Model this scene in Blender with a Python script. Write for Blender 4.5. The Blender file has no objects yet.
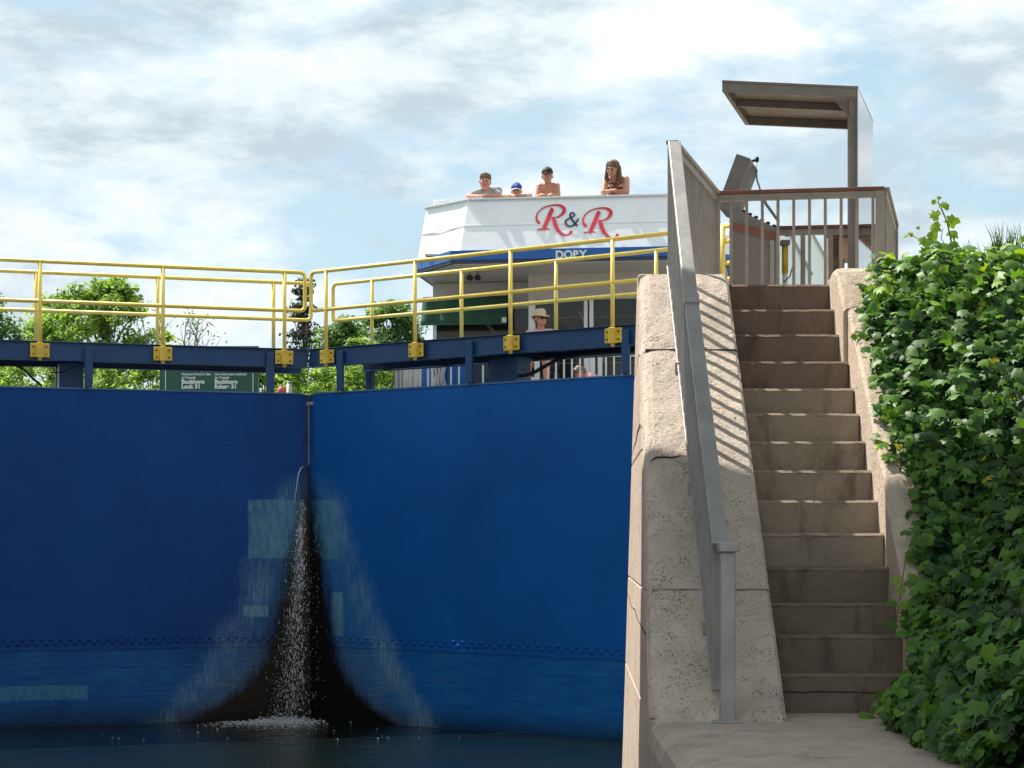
import bpy, bmesh, math, random
import numpy as np
from mathutils import Vector, Matrix, Quaternion

SC = bpy.context.scene
COL = SC.collection
R = math.radians
F, CX, HY = 1900.0, 512.0, 533.0          # focal length in px, optical axis column, horizon row

# ------------------------------------------------------------------ camera, sky, sun, exposure
cam_d = bpy.data.cameras.new('camera')
cam = bpy.data.objects.new('camera', cam_d); COL.objects.link(cam)
cam.location = (0, 0, 0); cam.rotation_euler = (R(90), 0, 0)
cam_d.sensor_width = 36; cam_d.lens = F / 1024 * 36
cam_d.shift_y = (HY - 384) / 1024
cam_d.clip_start = 0.1; cam_d.clip_end = 6000
SC.camera = cam
SC.view_settings.view_transform = 'Standard'; SC.view_settings.look = 'None'
SC.view_settings.exposure = 0.72; SC.view_settings.gamma = 1

SUN = Vector((-1.0, 0.70, 1.9)).normalized()
sl = bpy.data.lights.new('sun', 'SUN'); sl.energy = 5.0; sl.angle = R(0.55); sl.color = (1.0, 0.945, 0.86)
so = bpy.data.objects.new('sun', sl); COL.objects.link(so)
so.rotation_euler = SUN.to_track_quat('Z', 'Y').to_euler(); so.location = (-20, 10, 40)

# ------------------------------------------------------------------ tiny node language
class G:
    """node graph helper: sockets wrapped with arithmetic"""
    def __init__(s, tree): s.t = tree; s.N = tree.nodes; s.L = tree.links
    def node(s, typ, ins=None, **kw):
        n = s.N.new(typ)
        for k, v in kw.items(): setattr(n, k, v)
        for k, v in (ins or {}).items(): s.set(n.inputs[k], v)
        return n
    def set(s, sock, v):
        if isinstance(v, V): s.L.new(v.s, sock)
        elif isinstance(v, bpy.types.NodeSocket): s.L.new(v, sock)
        elif isinstance(v, tuple) and len(v) == 3 and sock.type == 'RGBA': sock.default_value = (*v, 1)
        else: sock.default_value = v
    def m(s, op, a, b=0.0, c=0.0, clamp=False):
        n = s.node('ShaderNodeMath', {0: a, 1: b, 2: c}, operation=op); n.use_clamp = clamp
        return V(s, n.outputs[0])
    def noise(s, vec, scale=5, detail=4, rough=.55, dist=0.0):
        n = s.node('ShaderNodeTexNoise', {'Vector': vec, 'Scale': scale, 'Detail': detail, 'Roughness': rough, 'Distortion': dist})
        return V(s, n.outputs['Fac'])
    def vor(s, vec, scale=5, feature='F1'):
        n = s.node('ShaderNodeTexVoronoi', {'Vector': vec, 'Scale': scale}, feature=feature)
        return V(s, n.outputs['Distance'])
    def scale(s, vec, sx, sy, sz, loc=(0, 0, 0)):
        n = s.node('ShaderNodeMapping', {'Vector': vec}); n.inputs['Scale'].default_value = (sx, sy, sz)
        n.inputs['Location'].default_value = loc
        return V(s, n.outputs[0])
    def coord(s, k='Object'): return V(s, s.node('ShaderNodeTexCoord').outputs[k])
    def xyz(s, vec):
        n = s.node('ShaderNodeSeparateXYZ', {0: vec}); return [V(s, o) for o in n.outputs]
    def step(s, v, lo, hi, a=0.0, b=1.0):
        n = s.node('ShaderNodeMapRange', {'Value': v, 'From Min': lo, 'From Max': hi, 'To Min': a, 'To Max': b})
        return V(s, n.outputs[0])
    def mix(s, f, a, b):
        n = s.N.new('ShaderNodeMix'); n.data_type = 'RGBA'
        s.set(n.inputs[0], f); s.set(n.inputs[6], a); s.set(n.inputs[7], b)
        return V(s, n.outputs[2])
    def ramp(s, f, stops):
        n = s.N.new('ShaderNodeValToRGB'); s.set(n.inputs[0], f)
        e = n.color_ramp.elements
        while len(e) < len(stops): e.new(0.5)
        for k, (p, c) in enumerate(stops):
            e[k].position = p; e[k].color = (*c, 1) if isinstance(c, tuple) else (c, c, c, 1)
        return V(s, n.outputs[0])
    def bump(s, h, strength=.3, dist=.01, normal=None):
        n = s.node('ShaderNodeBump', {'Height': h, 'Strength': strength, 'Distance': dist})
        if normal is not None: s.set(n.inputs['Normal'], normal)
        return V(s, n.outputs[0])
class V:
    def __init__(s, g, sock): s.g = g; s.s = sock
    def __add__(a, b): return a.g.m('ADD', a, b)
    def __radd__(a, b): return a.g.m('ADD', a, b)
    def __sub__(a, b): return a.g.m('SUBTRACT', a, b)
    def __rsub__(a, b): return a.g.m('SUBTRACT', b, a)
    def __mul__(a, b): return a.g.m('MULTIPLY', a, b)
    __rmul__ = __mul__
    def __truediv__(a, b): return a.g.m('DIVIDE', a, b)
def gmax(a, b): return a.g.m('MAXIMUM', a, b)
def gmin(a, b): return a.g.m('MINIMUM', a, b)
def gabs(a): return a.g.m('ABSOLUTE', a)

def new_mat(name):
    m = bpy.data.materials.new(name); m.use_nodes = True
    g = G(m.node_tree); p = m.node_tree.nodes['Principled BSDF']
    return m, g, p

# ------------------------------------------------------------------ world
W = bpy.data.worlds.new('World'); SC.world = W; W.use_nodes = True
g = G(W.node_tree); bg = W.node_tree.nodes['Background']
sky = g.node('ShaderNodeTexSky', sky_type='NISHITA'); sky.sun_disc = False
sky.sun_elevation = math.asin(SUN.z); sky.sun_rotation = math.atan2(SUN.x, SUN.y)
sky.air_density = 1.0; sky.dust_density = 1.2
dv = g.coord('Generated')
x, y, z = g.xyz(dv)
q1 = g.scale(dv, 1.0, 1.0, 2.1, (0.35, 0.2, 0.1))
big = g.noise(q1, 5.0, 7, .56, 0.35)
q2 = g.scale(dv, 1.0, 1.0, 2.5, (3.1, 1.7, 0.6))
wisp = g.noise(q2, 12.0, 10, .62, 0.12)
cloud = big * 0.72 + wisp * 0.40
cover = g.step(cloud, 0.44, 0.55)
# towards the horizon the cover closes; far up it stays mostly white with a few gaps
hz = g.step(z, 0.0, 0.16, 0.28, 0.0)
cover = g.m('ADD', cover, hz, clamp=True)
tone = g.noise(g.scale(dv, 1.0, 1.0, 2.3, (5.3, 0.4, 2.2)), 8.5, 9, .62, 0.15)
ccol = g.ramp(tone, [(0.37, (3.6, 4.35, 4.8)), (0.475, (5.2, 5.8, 6.1)), (0.58, (6.2, 6.6, 6.8))])
thin = g.mix(0.78, V(g, sky.outputs[0]), (3.5, 4.8, 5.5))
skyc = g.mix(cover, thin, ccol)
g.L.new(skyc.s, bg.inputs[0]); bg.inputs[1].default_value = 0.10

# ------------------------------------------------------------------ placement
def P(px, py, d): return Vector(((px - CX) / F * d, d, (HY - py) / F * d))
def ray_plane(px, py, o, n):
    r = Vector(((px - CX) / F, 1, (HY - py) / F)); return r * (o.dot(n) / r.dot(n))

# ------------------------------------------------------------------ mesh builder
class MB:
    def __init__(s): s.v = []; s.f = []; s.sm = []
    def add(s, vs, fs, smooth=False):
        o = len(s.v); s.v += [tuple(p) for p in vs]; s.f += [tuple(o + i for i in f) for f in fs]; s.sm += [smooth] * len(fs); return s
    def hexa(s, c): # 8 corners: bottom 4 ccw, top 4 ccw
        return s.add(c, [(3, 2, 1, 0), (4, 5, 6, 7), (0, 1, 5, 4), (1, 2, 6, 5), (2, 3, 7, 6), (3, 0, 4, 7)])
    def box(s, x0, x1, y0, y1, z0, z1, T=None):
        c = [(x0, y0, z0), (x1, y0, z0), (x1, y1, z0), (x0, y1, z0), (x0, y0, z1), (x1, y0, z1), (x1, y1, z1), (x0, y1, z1)]
        if T: c = [T(*p) for p in c]
        return s.hexa(c)
    def bar(s, a, b, w, h, up=Vector((0, 0, 1))):
        a = Vector(a); b = Vector(b); d = (b - a).normalized()
        if abs(d.dot(up)) > .99: up = Vector((0, 1, 0))
        r = d.cross(up).normalized() * w / 2; u = r.cross(d).normalized() * h / 2
        c = [a - r - u, a + r - u, b + r - u, b - r - u, a - r + u, a + r + u, b + r + u, b - r + u]
        return s.hexa(c)
    def tube(s, pts, r, n=10, cap=True, smooth=True):
        pts = [Vector(p) for p in pts]; rs = r if isinstance(r, (list, tuple)) else [r] * len(pts)
        ref = None; vs = []
        for i, p in enumerate(pts):
            d = (pts[min(i + 1, len(pts) - 1)] - pts[max(i - 1, 0)]).normalized()
            if ref is None:
                ref = d.orthogonal().normalized()
            ref = (ref - d * ref.dot(d)).normalized(); b = d.cross(ref)
            for k in range(n):
                a = 2 * math.pi * k / n; vs.append(p + (ref * math.cos(a) + b * math.sin(a)) * rs[i])
        fs = [(i * n + k, i * n + (k + 1) % n, (i + 1) * n + (k + 1) % n, (i + 1) * n + k) for i in range(len(pts) - 1) for k in range(n)]
        s.add(vs, fs, smooth)
        if cap:
            o = len(s.v) - len(vs)
            s.f.append(tuple(o + k for k in reversed(range(n)))); s.sm.append(False)
            s.f.append(tuple(o + (len(pts) - 1) * n + k for k in range(n))); s.sm.append(False)
        return s
    def ell(s, c, r, n=12, m=8, rot=None):
        c = Vector(c); vs = []
        for i in range(m + 1):
            t = math.pi * i / m
            for k in range(n):
                a = 2 * math.pi * k / n
                p = Vector((math.sin(t) * math.cos(a) * r[0], math.sin(t) * math.sin(a) * r[1], math.cos(t) * r[2]))
                if rot: p = rot @ p
                vs.append(c + p)
        fs = []
        for i in range(m):
            for k in range(n):
                fs.append((i * n + k, (i + 1) * n + k, (i + 1) * n + (k + 1) % n, i * n + (k + 1) % n))
        return s.add(vs, fs, True)
    def prism(s, poly, off):  # poly: list of 3d points (one planar face), off: extrusion vector
        n = len(poly); off = Vector(off); a = [Vector(p) for p in poly]; b = [p + off for p in a]
        fs = [tuple(reversed(range(n))), tuple(range(n, 2 * n))] + [(i, (i + 1) % n, n + (i + 1) % n, n + i) for i in range(n)]
        return s.add(a + b, fs)
    def build(s, name, mat, parent=None, bevel=0, recalc=True):
        me = bpy.data.meshes.new(name); me.from_pydata(s.v, [], s.f)
        me.polygons.foreach_set('use_smooth', s.sm)
        if recalc:
            bm = bmesh.new(); bm.from_mesh(me); bmesh.ops.remove_doubles(bm, verts=bm.verts, dist=1e-6)
            bmesh.ops.recalc_face_normals(bm, faces=bm.faces); bm.to_mesh(me); bm.free()
        if mat: me.materials.append(mat)
        o = bpy.data.objects.new(name, me); COL.objects.link(o)
        if parent: o.parent = parent
        if bevel:
            b = o.modifiers.new('bevel', 'BEVEL'); b.width = bevel; b.segments = 2; b.limit_method = 'ANGLE'
        return o
def tag(o, label=None, cat=None, group=None, kind=None):
    if label: o['label'] = label
    if cat: o['category'] = cat
    if group: o['group'] = group
    if kind: o['kind'] = kind
    return o
def empty(name, label, cat, group=None, loc=(0, 0, 0), rz=0):
    o = bpy.data.objects.new(name, None); COL.objects.link(o); o.location = loc; o.rotation_euler.z = rz
    o.empty_display_size = .2
    return tag(o, label, cat, group)

def leaves_mesh(name, mat, pos, nrm, size, val, parent=None, shape='maple', droop=.25, seed=1):
    """many leaf faces: pos (n,3), nrm (n,3), size (n), val (n) stored as attribute"""
    rg = np.random.default_rng(seed); n = len(pos)
    if shape == 'maple':
        o = np.array([(0, -.42, .02), (.30, -.50, -.08), (.52, -.12, -.12), (.34, .02, -.02), (.42, .38, -.14), (.14, .30, 0), (0, .62, -.2),
                      (-.14, .30, 0), (-.42, .38, -.14), (-.34, .02, -.02), (-.52, -.12, -.12), (-.30, -.50, -.08)])
        ctr = np.array([(0, 0, .06)])
        T = np.vstack([ctr, o]); k = len(o)
        faces = np.array([(0, 1 + i, 1 + (i + 1) % k) for i in range(k)])
    elif shape == 'oval':
        T = np.array([(0, -.5, 0), (.24, -.1, .05), (.18, .28, 0), (0, .55, -.12), (-.18, .28, 0), (-.24, -.1, .05)])
        faces = np.array([(0, 1, 2), (0, 2, 3), (0, 3, 4), (0, 4, 5)])
    else: # small clump of two crossing leaflets
        T = np.array([(0, -.5, 0), (.3, 0, .08), (0, .5, -.08), (-.3, 0, .08)])
        faces = np.array([(0, 1, 2), (0, 2, 3)])
    nrm = nrm / np.linalg.norm(nrm, axis=1, keepdims=True)
    a = rg.normal(size=(n, 3)); t = np.cross(nrm, a); t /= np.linalg.norm(t, axis=1, keepdims=True); b = np.cross(nrm, t)
    jit = 1 + rg.normal(0, .10, size=(n, len(T), 3))
    loc = T[None] * jit * size[:, None, None]
    v = pos[:, None] + loc[..., :1] * t[:, None] + loc[..., 1:2] * b[:, None] + loc[..., 2:3] * nrm[:, None] * (droop / .25)
    V_ = v.reshape(-1, 3); Fs = (faces[None] + (np.arange(n) * len(T))[:, None, None]).reshape(-1, 3)
    me = bpy.data.meshes.new(name)
    me.vertices.add(len(V_)); me.vertices.foreach_set('co', V_.ravel().astype(np.float32))
    me.loops.add(len(Fs) * 3); me.loops.foreach_set('vertex_index', Fs.ravel().astype(np.int32))
    me.polygons.add(len(Fs)); me.polygons.foreach_set('loop_start', (np.arange(len(Fs)) * 3).astype(np.int32))
    at = me.attributes.new('leafv', 'FLOAT', 'POINT'); at.data.foreach_set('value', np.repeat(val, len(T)).astype(np.float32))
    me.update(calc_edges=True); me.validate()
    me.materials.append(mat)
    o_ = bpy.data.objects.new(name, me); COL.objects.link(o_)
    if parent: o_.parent = parent
    return o_

def text_mesh(name, body, size, mat, M, parent=None, extrude=.003, bold=0.0, align='LEFT', shear=0):
    c = bpy.data.curves.new('lettering', 'FONT'); c.body = body; c.size = size; c.extrude = extrude
    c.offset = bold; c.align_x = align; c.shear = shear; c.space_line = .9
    t = bpy.data.objects.new('lettering', c); COL.objects.link(t)
    dg = bpy.context.evaluated_depsgraph_get()
    me = bpy.data.meshes.new_from_object(t.evaluated_get(dg)); me.name = name
    bpy.data.objects.remove(t)
    me.transform(M); me.materials.clear(); me.materials.append(mat)
    o = bpy.data.objects.new(name, me); COL.objects.link(o)
    if parent: o.parent = parent
    return o

# ------------------------------------------------------------------ materials
def simple(name, col, rough=.6, metal=0.0, var=.12, scale=6, bump=.0, bscale=60, spec=.5, coat=0):
    m, g, p = new_mat(name); c = g.coord('Object')
    n = g.noise(c, scale, 5, .6)
    k = g.step(n, .3, .7, 1 - var, 1 + var)
    vm = g.node('ShaderNodeVectorMath', {0: col, 'Scale': k}, operation='SCALE')
    g.set(p.inputs['Base Color'], vm.outputs[0])
    g.set(p.inputs['Roughness'], g.step(g.noise(c, scale * 3, 4), .3, .7, max(.05, rough - .1), min(1, rough + .1)))
    p.inputs['Metallic'].default_value = metal; p.inputs['Specular IOR Level'].default_value = spec
    if coat: p.inputs['Coat Weight'].default_value = coat
    if bump: g.set(p.inputs['Normal'], g.bump(g.noise(c, bscale, 5, .7), bump, .004))
    return m

def stone_mat(name, base, dark, pit=.5, grain=1.0, joints=None, stain=.5, tint=None, mott=0.0):
    m, g, p = new_mat(name); c = g.coord('Object')
    n1 = g.noise(c, 3.0, 6, .62, .3); n2 = g.noise(c, 22, 6, .7); n3 = g.noise(c, 110, 3, .6)
    vo = g.vor(g.scale(c, 1, 1, 1), 55 * grain)
    col = g.mix(g.step(n1, .35, .7), base, tuple(b * .78 for b in base))
    col = g.mix(g.step(n2, .45, .75) * .5, col, tuple(b * 1.18 for b in base))
    if mott:
        bigk = 0.0 if 'step' in name else .8
        mk = g.step(g.noise(g.scale(c, 1, 1, 1, (4, 4, 4)), 38, 6, .8), .52, .66) * g.step(g.noise(c, 5, 4, .7), .36, .58)
        col = g.mix(mk * mott, col, tuple(b * .42 for b in base))
        big_ = g.step(g.vor(c, 24 * grain), .34, .10) * g.step(g.noise(g.scale(c, 1, 1, 1, (9, 1, 5)), 4.2, 5, .7), .50, .62)
        col = g.mix(big_ * mott * bigk, col, tuple(b * .36 for b in base))
    # pits: small dark holes gathered where a coarse noise is high
    pm = g.step(vo, .30, .12) * g.step(g.noise(c, 7 * grain, 5, .7), .47, .60) * pit
    col = g.mix(g.m('MULTIPLY', pm, 1.0, clamp=True), col, tuple(b * .25 for b in base))
    st = g.step(g.noise(g.scale(c, 1.6, 1.6, .5, (2, 3, 1)), 2.2, 6, .68, .6), .52, .68) * stain
    col = g.mix(st, col, dark)
    if tint: col = g.mix(g.step(g.noise(c, 1.3, 4, .6), .5, .7) * .5, col, tint)
    g.set(p.inputs['Base Color'], col); p.inputs['Roughness'].default_value = .93; p.inputs['Specular IOR Level'].default_value = .25
    h = n2 * .5 - (big_ * .35 * bigk if mott else 0.0) + n3 * .18 + n1 * .5 - pm * .7
    g.set(p.inputs['Normal'], g.bump(h, 1.0, .022))
    return m
M_cope = stone_mat('coping_concrete', (.60, .51, .425), (.27, .23, .195), 1.0, 1, stain=.4, mott=.6)
M_cope_r = stone_mat('coping_concrete_right', (.60, .485, .385), (.24, .19, .155), .5, .8, stain=.35, mott=.25)
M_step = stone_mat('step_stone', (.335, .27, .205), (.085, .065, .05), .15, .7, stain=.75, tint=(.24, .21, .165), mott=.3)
M_step_brown = stone_mat('step_stone_brown', (.215, .155, .12), (.07, .05, .04), .15, .7, stain=.7, mott=.3)  # redder, darker brown for the top steps
M_step_low = stone_mat('step_stone_low', (.215, .172, .13), (.06, .05, .034), .2, .7, stain=.8, tint=(.13, .115, .075), mott=.3)  # darker brown for the lowest steps
M_land = stone_mat('landing_concrete', (.50, .415, .345), (.26, .175, .145), .35, .8, stain=.5, mott=.3)
M_wall = stone_mat('lock_wall_stone', (.54, .43, .34), (.22, .175, .15), .6, .6, stain=.4, mott=.4)
M_joint = simple('mortar_joint', (.26, .20, .14), .95, var=.3, scale=20)
M_crack = simple('crack_shadow', (.05, .042, .036), .95, var=.3, scale=20)
M_steel = simple('weathered_galvanised_steel', (.35, .34, .325), .5, .4, .14, 5, .12, 40)
M_steelb = simple('painted_steel_brown', (.33, .30, .27), .55, .1, .16, 4, .15, 30)
M_steeld = simple('painted_steel_brown_box', (.19, .17, .155), .5, .2, .14, 3, .12, 30)
M_shel = simple('shelter_brown_steel', (.225, .20, .18), .55, .1, .16, 4, .15, 30)
M_red = simple('oxide_red_wood', (.215, .085, .062), .7, 0, .2, 8, .2, 30)
M_yel = simple('yellow_paint', (.90, .68, .135), .42, 0, .13, 9, .1, 50, coat=.1)
M_yelb = simple('yellow_paint_brackets', (.72, .50, .06), .5, 0, .2, 9, .15, 40)
M_black = simple('black_rubber', (.018, .018, .02), .6, 0, .2, 10)
M_bolt = simple('rusty_bolt', (.16, .085, .04), .8, .2, .3, 40)
M_white = simple('boat_white_paint', (.86, .87, .88), .35, 0, .04, 3, .05, 20)
M_cream = simple('boat_cream_paint', (.60, .545, .50), .5, 0, .05, 3)
M_bblue = simple('boat_blue_stripe', (.012, .12, .42), .4, 0, .08, 4)
M_green = simple('green_canvas', (.035, .105, .07), .85, 0, .14, 6, .2, 90)
M_gsign = simple('green_sign_enamel', (.012, .085, .062), .4, 0, .06, 2)
M_lett = simple('white_lettering', (.80, .82, .80), .5, 0, .02, 3)
M_glass, g, p = new_mat('dark_window_glass')
n = g.noise(g.scale(g.coord(), 1, 1, 3), 3, 4)
g.set(p.inputs['Base Color'], g.mix(n, (.010, .010, .011), (.035, .032, .03))); p.inputs['Roughness'].default_value = .12
M_rred = simple('lettering_red', (.62, .018, .045), .45, 0, .05)
M_navy = simple('lettering_navy', (.03, .045, .09), .45, 0, .05)
M_curt = simple('white_ribbed_cloth', (.62, .60, .60), .9, 0, .08, 8)
M_wood = simple('weathered_timber', (.24, .165, .115), .85, 0, .3, 9, .4, 30)
M_redf = simple('faded_red_float', (.55, .09, .06), .6, 0, .15, 8)

def blue_mat(name, base, worn=1.0):
    m, g, p = new_mat(name); c = g.coord('Object')
    n = g.noise(c, 1.3, 5, .6); n2 = g.noise(g.scale(c, 1.5, 1, 9), 2.5, 5, .65)
    col = g.mix(g.step(n, .3, .7), base, tuple(v * .78 for v in base))
    sc_ = g.step(g.noise(g.scale(c, 10, 10, 30), 2.6, 5, .8), .66, .72) * .6 * worn
    col = g.mix(sc_, col, (.16, .17, .17))
    rr = g.step(g.noise(g.scale(c, 9, 9, 1.6), 2.0, 5, .7), .60, .72) * .45 * worn
    col = g.mix(rr, col, (.02, .03, .05))
    g.set(p.inputs['Base Color'], col); g.set(p.inputs['Roughness'], g.step(n2, .3, .7, .38, .6))
    g.set(p.inputs['Normal'], g.bump(g.noise(c, 5, 4), .15, .01))
    return m
BLUE = (.006, .088, .30)
M_beam = blue_mat('blue_beam_paint', (.005, .062, .19), 1.4)
M_cap = blue_mat('blue_gate_top_edge', (.05, .17, .36), 2.0)

def leaf_mat(name, stops, trans=.45, rough=.45, tcol=None):
    m, g, p = new_mat(name)
    at = g.node('ShaderNodeAttribute', attribute_name='leafv')
    col = g.ramp(V(g, at.outputs['Fac']), stops)
    g.set(p.inputs['Base Color'], col); p.inputs['Roughness'].default_value = rough; p.inputs['Specular IOR Level'].default_value = .45
    tr = g.node('ShaderNodeBsdfTranslucent'); hs = g.node('ShaderNodeHueSaturation', {'Color': col, 'Value': 1.9, 'Hue': .485, 'Saturation': 1.1})
    g.L.new(hs.outputs[0], tr.inputs[0])
    mx = g.node('ShaderNodeMixShader', {0: trans}); g.L.new(p.outputs[0], mx.inputs[1]); g.L.new(tr.outputs[0], mx.inputs[2])
    out = [n for n in m.node_tree.nodes if n.type == 'OUTPUT_MATERIAL'][0]; g.L.new(mx.outputs[0], out.inputs[0])
    return m
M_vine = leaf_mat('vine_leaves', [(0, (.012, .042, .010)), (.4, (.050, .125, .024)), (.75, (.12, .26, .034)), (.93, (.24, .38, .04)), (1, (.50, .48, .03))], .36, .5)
M_leafA = leaf_mat('tree_leaves_bright', [(0, (.075, .145, .03)), (.6, (.17, .28, .055)), (1, (.32, .40, .10))], .55, .6)
M_leafB = leaf_mat('tree_leaves_deep', [(0, (.042, .095, .03)), (.6, (.10, .19, .048)), (1, (.19, .29, .07))], .45, .6)
M_needle = leaf_mat('spruce_needles', [(0, (.012, .03, .018)), (1, (.045, .08, .04))], .15, .7)
M_bark = simple('bark', (.13, .10, .08), .9, 0, .3, 12, .5, 30)
M_stem = simple('vine_stem', (.20, .11, .06), .7, 0, .2, 20)

# gate paint: blue enamel with wear, pale primer patches, lime runs, and the wet black leak stain
def gate_mat(name, side):
    m, g, p = new_mat(name); c = g.coord('Object'); x, y, z = g.xyz(c)
    ax = gabs(x)                                       # metres from the mitre joint along the leaf
    kx = 70.7 if side == 'L' else 53.0                 # only used to convert measured stain widths to metres
    fine = g.noise(g.scale(c, 2.2, 1, .25), 14, 5, .7)       # vertical fibres
    horiz = g.noise(g.scale(c, .28, 1, 3.2), 6, 6, .7)       # horizontal scrapes
    blot = g.noise(c, .55, 4, .6)
    base = (.0010, .108, .43) if side == 'R' else (.0004, .060, .275)  # right leaf's sun and left leaf's shade are put into these blues
    col = g.mix(g.step(blot, .3, .72), base, tuple(v * .70 for v in base))
    col = g.mix(g.step(fine, .45, .72) * .07, col, (.02, .15, .40))
    # thin scratches
    scr = g.step(g.noise(g.scale(c, .5, 1, 26), 3.0, 4, .75), .655, .70) * g.step(g.noise(c, .9, 3), .46, .58)
    col = g.mix(scr * .55, col, (.16, .30, .42))
    # below the rivet seam: teal, chalky
    low = g.step(z, -1.50, -1.62)
    lowc = g.mix(g.step(horiz, .38, .66), (.002, .085, .31), (.02, .18, .42))
    lf = low * g.step(g.noise(c, 1.4, 5, .6), .3, .65, .15, .75)
    col = g.mix(lf, col, lowc)
    deep = g.step(z, -2.25, -2.55)
    col = g.mix(deep * .8, col, (.004, .022, .05))
    # side widths (in metres) of the stain as a function of height
    def prof(pts):
        lo, hi = -2.62, 0.95
        return g.ramp((z - lo) / (hi - lo), [((zz - lo) / (hi - lo), w / 3.0) for zz, w in sorted(pts)]) * 3.0
    if side == 'L':
        wd = prof([(-2.6, 1.75), (-2.35, 1.25), (-2.12, .92), (-1.85, .70), (-1.45, .54), (-.9, .41), (-.35, .27), (.45, .07), (.95, 0.0)])
        wp = prof([(-2.6, 2.1), (-1.8, 1.4), (-.9, .92), (.3, .52), (.95, .2)])
    else:
        wd = prof([(-2.6, 1.65), (-2.35, 1.12), (-2.12, .82), (-1.85, .60), (-1.45, .47), (-.9, .36), (-.35, .25), (.45, .09), (.95, 0.0)])
        wp = prof([(-2.6, 2.3), (-1.8, 1.6), (-1.1, 1.2), (.1, .70), (.95, .30)])
    rag = (g.noise(g.scale(c, 3, 1, .8), 4, 8, .8) - .5) * 1.5
    e1 = ax - wd + rag * .42
    dark = g.step(e1, .14, -.10)
    patchy = g.step(g.noise(g.scale(c, 1, 1, .6, (7, 2, 3)), 2.1, 5, .7), .36, .62)
    e2 = ax - wp + (fine - .5) * .7 + (g.noise(c, 1.7, 5, .7) - .5) * .7
    # pale lime / primer runs in a band just outside the wet area
    band = g.step(e2, .22, -.18) * g.step(z, .85, .35)
    run = g.step(g.noise(g.scale(c, 11, 1, .8), 3.6, 7, .72), .36, .68)
    edge = g.step(gabs(ax - wp + .06), .34, 0.0)
    col = g.mix(band * patchy * .48, col, (.006, .14, .30))
    col = g.mix(band * run * (patchy * .7 + .3) * (edge * .85 + .20), col, (.28, .45, .56))
    rn = g.step(z, -1.1, -1.9) * band * g.step(horiz, .42, .7)
    col = g.mix(rn * patchy * .6, col, (.16, .20, .22))
    # rectangular primer patches
    def rect(x0, x1, z0, z1, cc, f=.85):
        nonlocal col
        wob = (g.noise(c, 9, 5, .7) - .5) * .05; xa = ax + wob; za = z + wob
        k = g.step(xa, x0, x0 + .02) * g.step(xa, x1, x1 - .02) * g.step(za, z0, z0 + .02) * g.step(za, z1, z1 - .02)
        k = k * g.step(g.noise(g.scale(c, 5, 1, 1.6), 3, 7, .75), .36, .56, .15, 1) * f
        col = g.mix(k, col, cc)
    if side == 'L':
        rect(.06, .86, -.36, .47, (.11, .28, .37), .75)
        rect(.56, .92, -1.16, -.99, (.16, .34, .40), .8)
        rect(3.0, 5.0, -2.23, -2.02, (.07, .24, .37), .7)
    else:
        rect(.05, .55, -.37, .47, (.11, .28, .37), .75)
        rect(.42, .64, -1.42, -.80, (.16, .34, .40), .7)
    hs = g.step(g.noise(g.scale(c, .22, 1, 5, (3, 0, 2)), 5, 6, .75), .55, .68) * g.step(ax, 3.6, 1.2) * g.step(z, -1.5, -1.75) * g.step(z, -2.45, -2.2)
    col = g.mix(hs * .55, col, (.20, .27, .32))
    # rust brown fringe and the black core
    fr = g.step(e1, .60, .0) * g.step(z, -1.2, -2.0) * g.step(g.noise(g.scale(c, 2, 1, 4), 7, 5, .7), .40, .6)
    col = g.mix(fr * .85, col, (.062, .036, .020))
    core = g.mix(g.step(g.noise(c, 14, 5, .7), .5, .75), (.0035, .0035, .004), (.020, .015, .010))
    col = g.mix(dark, col, core)
    g.set(p.inputs['Base Color'], col)
    ro = g.mix(dark, g.step(horiz, .3, .7, .42, .62), (.30, .30, .30))
    g.set(p.inputs['Roughness'], ro); p.inputs['Specular IOR Level'].default_value = .2
    h = g.noise(c, 1.1, 3) * 2.2 + fine * .1 + dark * g.noise(c, 30, 5, .7) * .5
    g.set(p.inputs['Normal'], g.bump(h, .22, .03))
    return m
M_gateL = gate_mat('gate_paint_left_shaded', 'L'); M_gateR = gate_mat('gate_paint_right_lit', 'R')

M_water, g, p = new_mat('lock_water'); c = g.coord()
n = g.noise(g.scale(c, 1.0, .45, 1), 2.6, 5, .6); n2 = g.noise(g.scale(c, 1, .5, 1), 11, 4, .6)
g.set(p.inputs['Base Color'], g.mix(g.step(g.noise(c, .5, 3), .35, .7), (.003, .009, .011), (.008, .010, .006)))
p.inputs['Roughness'].default_value = .10; p.inputs['IOR'].default_value = 1.33
g.set(p.inputs['Normal'], g.bump(n * .8 + n2 * .5, .6, .06))
M_pool, g, p = new_mat('upper_pool_water'); c = g.coord()
p.inputs['Base Color'].default_value = (.02, .04, .04, 1); p.inputs['Roughness'].default_value = .08
g.set(p.inputs['Normal'], g.bump(g.noise(c, 3, 4), .3, .05))
M_foam, g, p = new_mat('white_water'); p.inputs['Base Color'].default_value = (.72, .76, .80, 1); p.inputs['Roughness'].default_value = .35
p.inputs['Transmission Weight'].default_value = .25
M_grass = simple('ground_grass', (.075, .12, .035), .95, 0, .35, 1.5, .5, 12)
M_soil = simple('bank_soil', (.035, .04, .022), .95, 0, .4, 8, .6, 20)

# ================================================================== SETTING
WZ, PZ, TOP, LZ = -2.57, 1.40, 1.835, -1.061       # lower water, upper pool, lock wall top, landing
UR = Vector((math.cos(R(36.4)), -math.sin(R(36.4)), 0)); NR = Vector((UR.y * -1, UR.x, 0))
UL = Vector((-math.cos(R(18.3)), -math.sin(R(18.3)), 0)); NL = Vector((UL.y, -UL.x, 0))
J = Vector((-203 / F * 26.39, 26.39, 0))
AX = Vector((.158, 1, 0))                           # lock axis

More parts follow.
